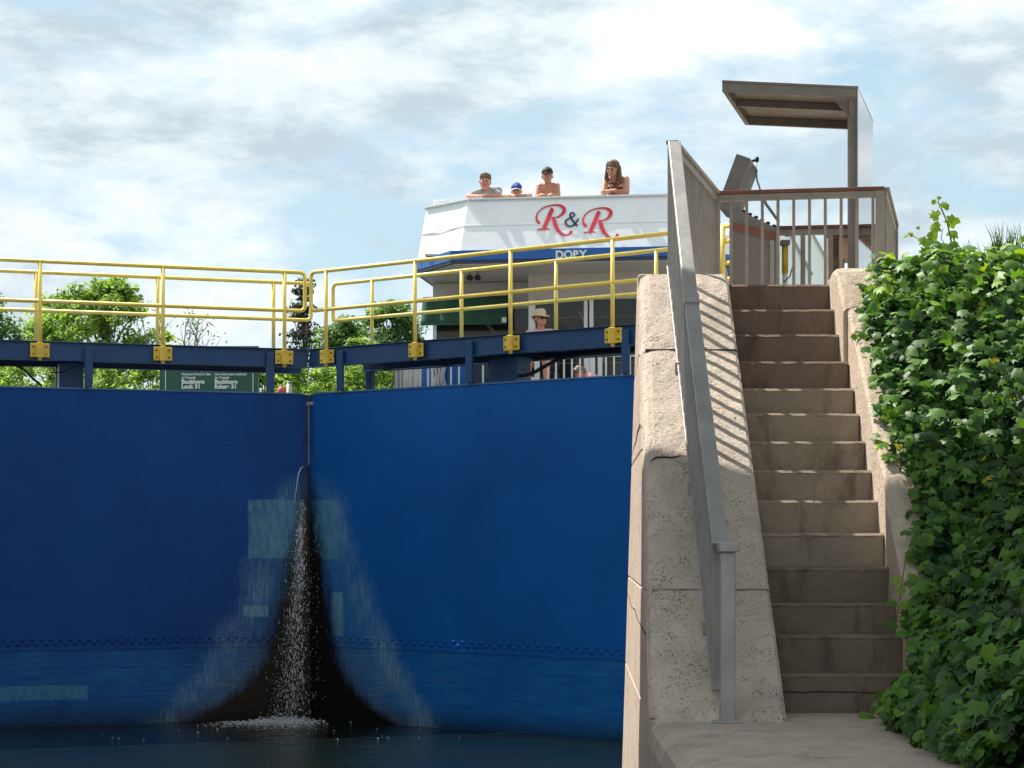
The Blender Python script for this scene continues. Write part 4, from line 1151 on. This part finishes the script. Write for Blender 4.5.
# small child with blue cap, yellow shirt, arms folded wide along the rail
def b_boy2(b, e):
    k = .95; Rt = Matrix.Rotation(R(4), 3, 'Z') @ Matrix.Rotation(R(6), 3, 'X')
    hip = (.03, .40, -.28)
    capsule(b, hip, (.03, .32, -.12), .10, .10); capsule(b, (-.02, .27, -.03), (.08, .27, -.03), .09, .085); capsule(b, (-.07, .21, .025), (.13, .21, .035), .045, .045); capsule(b, (.02, .19, .03), (.01, .12, .09), .042, .04)
    legs(b, hip, .8)
    for sx in (-1, 1):
        sh_ = Vector((.02 + sx * .125, .20, .03)); el = Vector((.01 + sx * .205, .03, .038)); wr = Vector((.01 + sx * .045, -.03, .032))
        capsule(b, sh_, el, .038, .032); capsule(b, el, wr, .030, .021)
        hand(b, wr, (-sx, -.1, .02), (0, .1, -1), .72, .3, sx)
    T = head_geo(b, (0, .06, .115), k, Rt); eyes(T, k, e)
    cap(T, k, e, M_capb, M_capw, 0, Rt)
    b2 = MB(); b2.ell(T((0, -.096, .085)), (.016, .006, .012), 8, 6); b2.build('cap_badge', M_capw, e)
    s_ = MB(); capsule(s_, (.03, .38, -.24), (.03, .31, -.10), .112, .11); capsule(s_, (-.02, .26, -.03), (.085, .26, -.025), .10, .097); capsule(s_, (-.08, .21, .025), (.14, .21, .035), .056, .058)
    for sx in (-1, 1): capsule(s_, (.02 + sx * .125, .20, .03), (.015 + sx * .165, .12, .04), .050, .048)
    o = s_.build('shirt', M_shy, e, recalc=False); remesh(o, .009, 1)
person('child in a blue cap and yellow shirt with arms folded on the boat rail', bw(516), b_boy2, M_sk1)

# fair haired boy in grey shirt leaning far left
def b_boy1(b, e):
    k = 1.04; Rt = Matrix.Rotation(R(8), 3, 'Z') @ Matrix.Rotation(R(6), 3, 'Y') @ Matrix.Rotation(R(8), 3, 'X')
    hip = (.10, .45, -.10)
    capsule(b, hip, (.09, .36, .0), .115, .11); capsule(b, (.02, .28, .06), (.13, .28, .05), .095, .095); capsule(b, (-.03, .22, .145), (.15, .22, .15), .062, .064); capsule(b, (.03, .2, .13), (.0, .13, .21), .046, .043)
    legs(b, hip, .95)
    sh_ = Vector((-.06, .2, .15)); el = Vector((-.27, .06, .055)); wr = Vector((-.10, -.04, .035))
    capsule(b, sh_, el, .043, .034); capsule(b, el, wr, .032, .022); hand(b, wr, (.9, -.2, 0), (0, .1, -1), .85, .4, -1)
    sh_ = Vector((.16, .2, .12)); el = Vector((.19, .04, .045)); wr = Vector((.02, -.05, .035))
    capsule(b, sh_, el, .043, .034); capsule(b, el, wr, .032, .022); hand(b, wr, (-.95, -.1, .05), (0, .1, -1), .85, .4, 1)
    T = head_geo(b, (-.01, .08, .275), k, Rt); eyes(T, k, e)
    hairdo(T, k, e, M_hairb)
    s_ = MB(); capsule(s_, (.10, .44, -.08), (.09, .35, .0), .126, .122); capsule(s_, (.02, .27, .06), (.13, .27, .05), .106, .106); capsule(s_, (-.04, .22, .145), (.16, .22, .15), .072, .074)
    capsule(s_, (-.06, .2, .15), (-.19, .11, .095), .058, .052); capsule(s_, (.16, .2, .12), (.185, .10, .075), .055, .052)
    o = s_.build('shirt', M_shg, e, recalc=False); remesh(o, .009, 1)
person('fair haired boy in a grey shirt leaning over the left end of the boat rail', bw(485), b_boy1, M_sk3)

# seated person with straw hat on the bow deck
def b_hat(b, e):
    k = .98; Rt = Matrix.Rotation(R(38), 3, 'Z') @ Matrix.Rotation(R(-4), 3, 'X')
    hip = (0, .12, .52)
    capsule(b, (-.06, .12, .52), (.06, .12, .52), .125, .125); capsule(b, (0, .13, .6), (0, .12, .8), .125, .13); capsule(b, (-.09, .12, .93), (.09, .12, .93), .095, .095)
    capsule(b, (-.13, .12, .97), (.13, .12, .97), .055, .055); capsule(b, (0, .12, 1.0), (.0, .10, 1.09), .055, .052)
    for sx in (-1, 1):
        capsule(b, (sx * .09, .12, .50), (sx * .13, -.32, .52), .085, .062); capsule(b, (sx * .13, -.32, .51), (sx * .14, -.30, .10), .058, .04); capsule(b, (sx * .14, -.28, .045), (sx * .15, -.46, .035), .038, .032)
        sh_ = Vector((sx * .175, .12, .96)); el = Vector((sx * .225, .02, .72)); wr = Vector((sx * .14, -.22, .62))
        capsule(b, sh_, el, .05, .04); capsule(b, el, wr, .038, .025); hand(b, wr, (-sx * .2, -1, -.1), (0, 0, -1), .95, .7, -sx)
    T = head_geo(b, (.005, .07, 1.17), k, Rt)
    b2 = MB()
    for sx in (-1, 1): b2.ell(T((sx * .034, -.088, .004)), (.030, .012, .020), 12, 8, Rt)
    b2.bar(T((-.07, -.07, .008)), T((-.08, .02, .008)), .006, .008); b2.bar(T((.07, -.07, .008)), T((.08, .02, .008)), .006, .008); b2.bar(T((-.02, -.095, .008)), T((.02, -.095, .008)), .006, .006)
    b2.build('sunglasses', M_eye, e)
    b2 = MB(); b2.ell(T((0, .04, -.01)), (.082, .08, .085), 12, 8); b2.build('hair', M_hairl, e)
    # fedora: brim, crown, band
    n = 24; vs = []
    prof_ = [(.155, .030), (.150, .040), (.100, .052), (.098, .060), (.090, .120), (.072, .150), (.035, .140), (.002, .136)]
    for r_, z_ in prof_:
        for j in range(n):
            t = 2 * math.pi * j / n; dip = -.016 * math.cos(t + math.pi / 2) ** 2 * (1 if r_ > .12 else 0) + .0
            vs.append(T((r_ * .88 * math.cos(t), .008 + r_ * math.sin(t), z_ + (.012 * abs(math.cos(t)) if r_ > .12 else 0) + dip)))
    b2 = MB(); b2.add(vs, [(i * n + j, i * n + (j + 1) % n, (i + 1) * n + (j + 1) % n, (i + 1) * n + j) for i in range(len(prof_) - 1) for j in range(n)], True)
    h_ = b2.build('straw_hat', M_straw, e); s_ = h_.modifiers.new('t', 'SOLIDIFY'); s_.thickness = .006
    s_ = MB(); capsule(s_, (0, .13, .56), (0, .12, .8), .138, .142); capsule(s_, (-.09, .12, .92), (.09, .12, .92), .106, .106); capsule(s_, (-.14, .12, .965), (.14, .12, .965), .068, .068)
    for sx in (-1, 1): capsule(s_, (sx * .17, .12, .96), (sx * .21, .05, .80), .062, .056)
    o = s_.build('shirt', M_chk, e, recalc=False); remesh(o, .01, 1)
    s_ = MB(); capsule(s_, (-.06, .12, .51), (.06, .12, .51), .138, .138)
    for sx in (-1, 1): capsule(s_, (sx * .09, .12, .50), (sx * .10, .0, .51), .10, .098)
    o = s_.build('shorts', M_dark, e, recalc=False); remesh(o, .01, 1)
u_ = bp(540, -.55); w_ = O + bu * u_ + bn * -.55
person('seated person in a straw hat and sunglasses on the bow deck', (w_.x, w_.y, 1.98), b_hat, M_sk3)
sc_ = empty('deck_chair', 'dark deck chair under the person in the straw hat', 'chair', loc=(w_.x, w_.y, 1.98), rz=-R(8))
MB().box(-.25, .25, -.12, .34, .34, .385).build('seat', M_dark, sc_, .01); MB().box(-.25, .25, .31, .35, .45, .88).build('backrest', M_dark, sc_, .01)
for sx in (-.23, .23):
    for sy in (-.1, .32): MB().tube([(sx, sy, 0), (sx, sy, .34)], .014, 8).build('leg', M_steel, sc_)
# crouching child in pink
def b_pink(b, e):
    k = .82; Rt = Matrix.Rotation(R(-60), 3, 'Z') @ Matrix.Rotation(R(45), 3, 'X')
    capsule(b, (.16, .05, .16), (.02, .03, .30), .11, .10); capsule(b, (.02, .03, .30), (-.06, -.02, .36), .09, .075); capsule(b, (-.06, -.02, .37), (-.12, -.04, .40), .042, .04)
    for sy in (-1, 1):
        capsule(b, (.16, .05 + sy * .08, .13), (-.14, .02 + sy * .12, .26), .065, .05); capsule(b, (-.14, .02 + sy * .12, .25), (-.10, .02 + sy * .12, .04), .045, .032); capsule(b, (-.1, .02 + sy * .12, .03), (-.22, .02 + sy * .12, .03), .03, .025)
        capsule(b, (-.03, sy * .12, .36), (-.10, sy * .16, .20), .036, .03); capsule(b, (-.1, sy * .16, .2), (-.2, sy * .12, .12), .028, .02); hand(b, (-.2, sy * .12, .12), (-1, 0, -.3), (0, 0, -1), .7, .5, sy)
    T = head_geo(b, (-.19, -.06, .44), k, Rt); eyes(T, k, e); hairdo(T, k, e, M_hairl)
    s_ = MB(); capsule(s_, (.17, .05, .18), (.02, .03, .31), .125, .115); capsule(s_, (.02, .03, .31), (-.05, -.02, .36), .104, .09); capsule(s_, (-.03, -.1, .36), (-.03, .12, .36), .055, .055)
    o = s_.build('shirt', M_shp, e, recalc=False); remesh(o, .01, 1)
u_ = bp(593, -.9); w_ = O + bu * u_ + bn * -.9
person('child in pink crouching on the bow deck behind the white rails', (w_.x, w_.y, 1.87), b_pink, M_sk2)

# ================================================================== SIGN, POSTS ON THE FAR BANK
dS = 34.0
sg_ = empty('information_sign', 'green bilingual sign with white text behind the left gate walkway', 'sign', loc=P(209, 395, dS), rz=0)
def gpar(o): o.parent = sg_; o.matrix_parent_inverse = Matrix.Translation(-sg_.location); return o
a_ = P(159.5, 346, dS); c_ = P(258.5, 402, dS)
gpar(MB().box(a_.x, c_.x, dS, dS + .06, c_.z, a_.z).build('sign_board', M_gsign, None, .004))
for px_ in (165.5, 253): q_ = P(px_, 0, dS); gpar(MB().box(q_.x - .006, q_.x + .006, dS - .006, dS - .001, c_.z + .05, a_.z - .05).build('border_line', M_lett))
for px_ in (168, 250): q_ = P(px_, 0, dS); gpar(MB().box(q_.x - .05, q_.x + .05, dS + .062, dS + .16, 1.5, a_.z).build('sign_post', M_steel))
kS = F / dS
for px_, py_, body, size, bold in ((182, 371, 'Waterway', .088, .002), (181.5, 375.2, 'National Historic Site', .060, .001), (181.5, 378.6, 'of Canada', .062, .001), (181.5, 383.6, 'Buckhorn', .105, .004), (181.5, 388.4, 'Lock 31', .105, .004),
                                   (214.5, 371, 'Navigable', .088, .002), (214.5, 375.2, 'Lieu historique national', .060, .001), (214.5, 378.6, 'du Canada', .062, .001), (214.5, 383.6, 'Buckhorn', .105, .004), (214.5, 388.4, 'Écluse 31', .105, .004)):
    q_ = P(px_, py_, dS - .004)
    if body == 'Navigable': continue
    gpar(text_mesh('lettering', body, size, M_lett, Matrix.Translation(q_) @ Matrix.Rotation(R(90), 4, 'X'), None, .002, bold))
rb = empty('mooring_float', 'faded red rounded float above the left gate near the joint', 'float', loc=P(281.5, 396, 28.5))
MB().ell((0, 0, .04), (.075, .075, .11)).build('float_body', M_redf, rb); MB().tube([(0, 0, .14), (0, 0, .17)], .02, 8).build('float_cap', M_steel, rb); MB().tube([(0, 0, -.6), (0, 0, -.06)], .03, 8).build('float_stem', M_steel, rb)
gp = empty('mooring_post', 'short pale grey post beside the red float', 'post', loc=P(289, 396, 28.8))
MB().tube([(0, 0, -.7), (0, 0, .20)], .04, 12).build('post_shaft', M_steel, gp); MB().tube([(0, 0, .20), (0, 0, .22)], [.046, .03], 12).build('post_cap', M_steel, gp)
# yellow guard rail at the right end of the gate, seen beside the cabinet
yr = empty('guard_rail', 'yellow tubular guard rail behind the platform left of the cabinet', 'railing', loc=P(726, 285, 21.5))
def ypar(o): o.parent = yr; o.matrix_parent_inverse = Matrix.Translation(-yr.location); return o
for py_ in (226, 241, 263, 279): ypar(MB().tube([P(721.5, py_, 21.6), P(742, py_ - .5, 21.3)], .027, 10).build('rail', M_yel))
ypar(MB().tube([P(722.5, 298, 21.55), P(722.5, 226, 21.55)], .032, 10).build('railing_post', M_yel))

# ================================================================== TREES
def tree(name, label, cat, base, top, wid, mat, nclu=60, nleaf=90, lsize=.16, seed=1, clu_r=.45, low=.25, group=None, shape='oval', conic=0, dens=None, trunk_r=.12, lean=0):
    rg = np.random.default_rng(seed); base = Vector(base); H = top - base.z
    e = empty(name, label, cat, group, loc=base)
    b = MB(); tp = [(0 + lean * t + .08 * math.sin(t * 5 + seed) * t, .05 * math.sin(t * 4), H * .92 * t) for t in (0, .2, .4, .6, .8, 1)]
    b.tube(tp, [trunk_r * (1 - .85 * t) for t in (0, .2, .4, .6, .8, 1)], 9)
    cl = []
    for k in range(nclu):
        h = low + (1 - low) * rg.random() ** .85
        if conic: rad = wid / 2 * (1 - h) * 1.05 + .05
        else: rad = wid / 2 * math.sin(math.pi * min(1, (h - low * .6) / (1.03 - low * .6)) ** .75) ** .6
        a = rg.random() * 2 * math.pi; r_ = rad * rg.random() ** .45
        if not conic: r_ *= .82 + .3 * math.sin(3 * a + h * 9 + seed)
        p_ = np.array([math.cos(a) * r_ + lean * h, math.sin(a) * r_, h * H * (1.0 if conic else .96)]); cl.append(p_)
        if k % 2 == 0:
            h0 = max(.12, h - .22) * .9; q0 = np.array([lean * h0, 0, H * h0]); mid = (q0 + p_) / 2 + np.array([0, 0, .1])
            b.tube([q0, mid, p_], [trunk_r * .35 * (1 - h * .6), trunk_r * .2, .012], 6)
    b.build('trunk', M_bark, e)
    cl = np.array(cl); n = nclu * nleaf; ci = rg.integers(0, nclu, n)
    rr = clu_r * (.6 + .8 * rg.random(nclu))[ci]
    dirs = rg.normal(size=(n, 3)); dirs /= np.linalg.norm(dirs, axis=1, keepdims=True)
    off = dirs * (rr * rg.random(n) ** .5)[:, None]; off[:, 2] *= .62 if not conic else .3
    pos = cl[ci] + off; nr = dirs * .5 + np.array([0, 0, .8]) + rg.normal(0, .45, (n, 3))
    val = np.clip(.45 + .22 * rg.normal(size=n) + .25 * rg.normal(size=nclu)[ci] * .8, 0, 1)
    leaves_mesh('crown', mat, pos, nr, lsize * (.7 + .6 * rg.random(n)), val, e, shape, seed=seed)
    return e
def T_at(px, d, top_py, **k):
    b_ = P(px, 0, d); top = (HY - top_py) / F * d
    return dict(base=(b_.x, d, 1.5), top=top, **k)
tree('deciduous_tree', 'bright green leafy tree rising highest behind the left walkway', 'tree', **T_at(114, 58, 272), wid=5.6, mat=M_leafA, nclu=150, nleaf=80, lsize=.16, seed=3, clu_r=.40, low=.2, group='trees beyond the gate', lean=-.3)
tree('deciduous_tree', 'loose thin leafed tree left of the brightest tree', 'tree', **T_at(58, 60, 292), wid=4.2, mat=M_leafA, nclu=85, nleaf=60, lsize=.17, seed=6, clu_r=.42, low=.2, group='trees beyond the gate')
tree('deciduous_tree', 'leafy tree cut by the left edge of the photo', 'tree', **T_at(-14, 50, 292), wid=2.2, mat=M_leafB, nclu=40, nleaf=80, lsize=.17, seed=8, clu_r=.4, low=.5, group='trees beyond the gate')
tree('spruce', 'dark ragged spruce behind the joint of the walkway railings', 'tree', **T_at(304, 70, 280), wid=4.4, mat=M_needle, nclu=110, nleaf=30, lsize=.17, seed=11, clu_r=.42, low=.25, group='trees beyond the gate', conic=1, shape='clump')
tree('deciduous_tree', 'rounded green tree just right of the spruce', 'tree', **T_at(345, 66, 312), wid=2.9, mat=M_leafB, nclu=90, nleaf=90, lsize=.17, seed=14, clu_r=.45, low=.2, group='trees beyond the gate')
tree('deciduous_tree', 'broad deep green tree touching the boat cabin corner', 'tree', **T_at(392, 72, 294), wid=4.6, mat=M_leafB, nclu=150, nleaf=95, lsize=.18, seed=17, clu_r=.5, low=.15, group='trees beyond the gate')
tree('deciduous_tree', 'lower green tree between the rounded tree and the broad tree', 'tree', **T_at(366, 64, 332), wid=2.6, mat=M_leafA, nclu=70, nleaf=80, lsize=.17, seed=19, clu_r=.4, low=.15, group='trees beyond the gate')
# thin bare saplings
for px_, tp_, sd, lab in ((152, 300, 1, 'thin bare sapling beside the bright tree'), (184, 306, 2, 'thin bare sapling with a few leaves, midway to the spruce'), (196, 326, 3, 'shortest thin bare sapling, right of the other bare ones')):
    rg = random.Random(sd); b_ = P(px_, 0, 52); H = (HY - tp_) / F * 52 - 1.5
    e = empty('sapling', lab, 'sapling', 'bare saplings', loc=(b_.x, 52, 1.5)); b = MB(); tips = []
    for k in range(5):
        a = rg.uniform(-.5, .5); p0 = (rg.uniform(-.1, .1), 0, 0); p1 = (a * .4, rg.uniform(-.2, .2), H * .6); p2 = (a + rg.uniform(-.1, .1), rg.uniform(-.3, .3), H * rg.uniform(.8, 1)); b.tube([p0, p1, p2], [.03, .018, .007], 6); tips.append(p2)
        for j in range(4):
            t = rg.uniform(.5, .95); q0 = Vector(p1).lerp(Vector(p2), t); q1 = q0 + Vector((rg.uniform(-.35, .35), rg.uniform(-.2, .2), rg.uniform(.15, .5))); b.tube([q0, q1], [.009, .004], 5); tips.append(tuple(q1))
    b.build('trunk', M_bark, e); rgn = np.random.default_rng(sd)
    n = 60; tp = np.array(tips); pos = tp[rgn.integers(0, len(tp), n)] + rgn.normal(0, .09, (n, 3)); leaves_mesh('crown', M_leafB, pos, rgn.normal(size=(n, 3)), np.full(n, .10), rgn.random(n), e, 'oval')
# shrubs along the far bank that show through the gap under the walkway
rg = random.Random(12); k = 0
spots_ = [(-12, 'at the left edge'), (22, 'below the loose tree'), (58, 'left of the thick blue post'), (108, 'right of the thick blue post'), (142, 'left of the green sign'), (262, 'between the sign and the red float'), (296, 'behind the gate joint'), (322, 'just right of the gate joint'), (356, 'between two blue posts'), (384, 'left of the boat')]
for i, (px_, lab) in enumerate(spots_):
    tree('shrub', ('light green' if i % 2 == 0 else 'mid green') + ' shrub under the walkway ' + lab, 'shrub', **T_at(px_, 44 + rg.uniform(-2, 3), 360 + rg.uniform(-4, 6)), wid=1.7, mat=M_leafA, nclu=46, nleaf=70, lsize=.10, seed=30 + i, clu_r=.26, low=.12, group='shrubs on the far bank', trunk_r=.04)
for i, (px_, d_, lab) in enumerate(((210, 62, 'behind the sign'), (282, 58, 'behind the red float'), (420, 70, 'behind the boat curtain'), (335, 60, 'low behind the rounded tree'))):
    tree('shrub', 'wide dark green bush far ' + lab, 'shrub', **T_at(px_, d_, 372 - 6), wid=3.6, mat=M_leafB, nclu=80, nleaf=70, lsize=.15, seed=60 + i, clu_r=.4, low=.1, group='bushes on the far bank', trunk_r=.05)

# ================================================================== VINE BANK ON THE RIGHT
def hn(x_, y_, s=1.0):  # cheap smooth noise
    return (math.sin(x_ * 3.1 * s + 1.3 * math.sin(y_ * 2.3 * s)) + math.sin(y_ * 4.3 * s + 1.7 * math.sin(x_ * 2.9 * s + .5)) + .6 * math.sin((x_ + y_) * 7.7 * s)) / 2.6
def zbank(x_, y_):
    d = y_
    a = zr(min(max(d, 11.2), 14.15)) + .36 if d > 11.1 else -9
    if d <= 11.3: a = (zr(11.2) + .30) + 1.5 * (d - 11.2)
    a = min(a, TOP - .07) + .05 + .07 * hn(x_, y_)
    if d > 14.1: a = TOP - .02 + .04 * hn(x_, y_)
    a += min(.07, max(0, (x_ - 2.6)) * .15)
    side = LZ + .05 + (x_ - (2.10 + .05 * hn(y_, x_, 2))) * 1.25 + .05 * hn(x_, y_, 2)
    if d < 11.3: return max(LZ - .05, max(min(side, a + .8) if d > 10.4 else side, a if x_ > 2.3 else -9)) if True else side
    return max(a, side if d < 11.8 else -9)
vb = MB(); nx, ny = 40, 110; vs = []
for j in range(ny + 1):
    for i in range(nx + 1):
        y_ = 7.6 + 8.2 * j / ny; x0_ = 2.10 if y_ < 10.9 else 2.64; x_ = x0_ + (5.7 - x0_) * i / nx
        z_ = zbank(x_, y_) - .20
        vs.append((x_, y_, z_))
vb.add(vs, [(j * (nx + 1) + i, j * (nx + 1) + i + 1, (j + 1) * (nx + 1) + i + 1, (j + 1) * (nx + 1) + i) for j in range(ny) for i in range(nx)], True)
tag(vb.build('bank', M_soil), 'dark soil bank under the vine', 'bank', kind='structure')
# left limit of the leaves as image columns per row (measured), used as a real X limit at that depth
EDGE = [(262, 862), (285, 853), (330, 856), (380, 866), (420, 878), (450, 892), (470, 906), (500, 908), (530, 903), (570, 906), (600, 898), (640, 915), (665, 905), (690, 882), (715, 880), (735, 910), (768, 965)]
def xlim(py):
    if py <= EDGE[0][0]: return EDGE[0][1]
    for (a, b_), (c_, d_) in zip(EDGE[:-1], EDGE[1:]):
        if py <= c_: return b_ + (d_ - b_) * (py - a) / (c_ - a)
    return EDGE[-1][1]
rg = np.random.default_rng(21); pos = []; nr = []; sz = []; vl = []
N = 0
while N < 20500:
    y_ = 8.3 + 6.7 * rg.random(); x_ = 2.05 + 2.6 * rg.random()
    z_ = zbank(x_, y_)
    h = .16 * rg.random() ** .8 if rg.random() < .85 else rg.random() * .24
    px = CX + F * x_ / y_; py = HY - F * (z_ + h * .8) / y_
    if px > 1090: continue
    lim = xlim(py) + 11 + 9 * hn(y_ * 3, 1.0, 2) 
    if px < lim - (9 if rg.random() < .08 else 0): continue
    e1 = .04; gx = (zbank(x_ + e1, y_) - z_) / e1; gy = (zbank(x_, y_ + e1) - z_) / e1
    gx = max(-1.2, min(1.2, gx)); gy = max(-1.2, min(1.2, gy))
    nv = np.array([-gx * .8, -gy * .9 - .1, 1.0]); nv /= np.linalg.norm(nv)
    h -= .075 * (1 + hn(x_ * 3.3, y_ * 3.3, 2)); p_ = np.array([x_, y_, z_]) + nv * h
    pos.append(p_); nr.append(nv + rg.normal(0, .55, 3) + np.array([-.05, -.15, .15]))
    near = min(1, max(0, (px - lim) / 60))
    small = rg.random() < .22
    sz.append((.086 if not small else .045) * rg.uniform(.7, 1.3) * (.82 if near < .4 else 1.0))
    lump = hn(x_ * 2.2, y_ * 2.2, 2)
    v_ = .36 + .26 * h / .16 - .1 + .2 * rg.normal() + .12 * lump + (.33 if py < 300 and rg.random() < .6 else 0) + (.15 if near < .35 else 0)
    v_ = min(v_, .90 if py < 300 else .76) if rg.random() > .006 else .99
    vl.append(max(0, v_)); N += 1
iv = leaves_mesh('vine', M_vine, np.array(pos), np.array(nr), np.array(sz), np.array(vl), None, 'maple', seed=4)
tag(iv, 'dense wild grape vine covering the bank and wall right of the stairs', 'vine', kind='stuff')
# trailing runners on the coping
runs = []; rp_ = random.Random(5); posr = []; nrr = []
for (px0, py0, px1, py1) in ((900, 425, 872, 412), (902, 470, 880, 445), (905, 560, 896, 625), (912, 600, 905, 655), (890, 300, 862, 292), (893, 380, 868, 385), (900, 700, 868, 716)):
    pts = []
    for t in (0, .25, .5, .75, 1):
        px_ = px0 + (px1 - px0) * t; py_ = py0 + (py1 - py0) * t
        # intersect the right coping plane (approx. nose line + .46)
        lo_, hi_ = 10.7, 14.1
        for _ in range(30):
            md = (lo_ + hi_) / 2
            if (HY - py_) / F * md > zr(md) + .35: lo_ = md
            else: hi_ = md
        md = max(md, 10.9); p_ = P(px_, py_, md); p_ += Vector((0, -.02, .02)); pts.append(p_)
    runs.append(MB().tube(pts, .004, 5))
    for p_ in pts:
        for _ in range(2): posr.append(tuple(p_ + Vector((rp_.uniform(-.05, .05), -.03, rp_.uniform(-.04, .04))))); nrr.append((rp_.uniform(-.5, .5), -.7, .8))
e = empty('vine_runner', 'thin trailing vine runners creeping over the right parapet edge', 'vine', loc=(0, 0, 0))
for b in runs: b.build('stem', M_stem, e)
n = len(posr); leaves_mesh('leaves', M_vine, np.array(posr), np.array(nrr), np.full(n, .075), np.random.default_rng(2).uniform(.4, .95, n), e, 'maple')
# upright shoot with big young leaves
e = empty('vine_shoot', 'upright vine shoot with young yellow green leaves against the sky', 'vine', loc=P(948, 262, 13.8))
def sh_pt(px_, py_, dd=0): return P(px_, py_, 13.8 + dd) - e.location
b = MB(); b.tube([sh_pt(953, 262), sh_pt(951, 240), sh_pt(947, 222), sh_pt(942, 210), sh_pt(938, 202), sh_pt(939, 197)], [.006, .006, .005, .005, .004, .002], 6)
b.build('stem', M_stem, e); b = MB(); b.tube([sh_pt(945, 262), sh_pt(932, 246), sh_pt(920, 240), sh_pt(908, 233)], .003, 5); b.tube([sh_pt(948, 250), sh_pt(941, 238), sh_pt(943, 228)], .003, 5)
b.build('stem', M_stem, e)
lf = [(945, 205, .085, .9), (934, 215, .085, .93), (952, 221, .105, .88), (935, 228, .10, .9), (953, 235, .09, .85), (939, 198, .035, .93), (934, 202, .04, .9), (932, 238, .09, .86), (923, 241, .07, .9), (911, 234, .05, .95), (905, 236, .035, .9), (946, 246, .09, .85), (930, 245, .09, .8), (955, 245, .08, .8), (938, 252, .10, .85), (918, 228, .03, .9), (960, 252, .09, .8), (925, 252, .09, .75), (948, 255, .1, .7)]
rg = np.random.default_rng(8)
leaves_mesh('leaves', M_vine, np.array([tuple(sh_pt(a, b_, rg.uniform(-.05, .05))) for a, b_, _, _ in lf]), np.array([(rg.uniform(-.5, .5), -1, rg.uniform(.0, .8)) for _ in lf]), np.array([s_ for _, _, s_, _ in lf]), np.array([v_ for *_, v_ in lf]), e, 'maple', seed=9)
# grass tuft at the top right
b = MB(); rp_ = random.Random(7)
for k in range(150):
    px_ = rp_.choice([rp_.gauss(1012, 9), rp_.uniform(955, 1050), rp_.gauss(998, 3)]); h = rp_.uniform(.08, .28) * (1 if px_ > 990 else .5)
    p0 = P(px_, 258, 14.2 + rp_.uniform(-.2, .3)); tip = p0 + Vector((rp_.uniform(-.09, .09), rp_.uniform(-.05, .05), h)); md = p0.lerp(tip, .55) + Vector((rp_.uniform(-.015, .015), 0, .02))
    b.tube([p0, md, tip], [.0035, .0028, .0006], 4)
gm_ = simple('grass_blades', (.10, .19, .045), .7, 0, .2, 10)
tag(b.build('grass', gm_, None, recalc=False), 'tuft of long grass blades above the vine at the right edge', 'grass', kind='stuff')
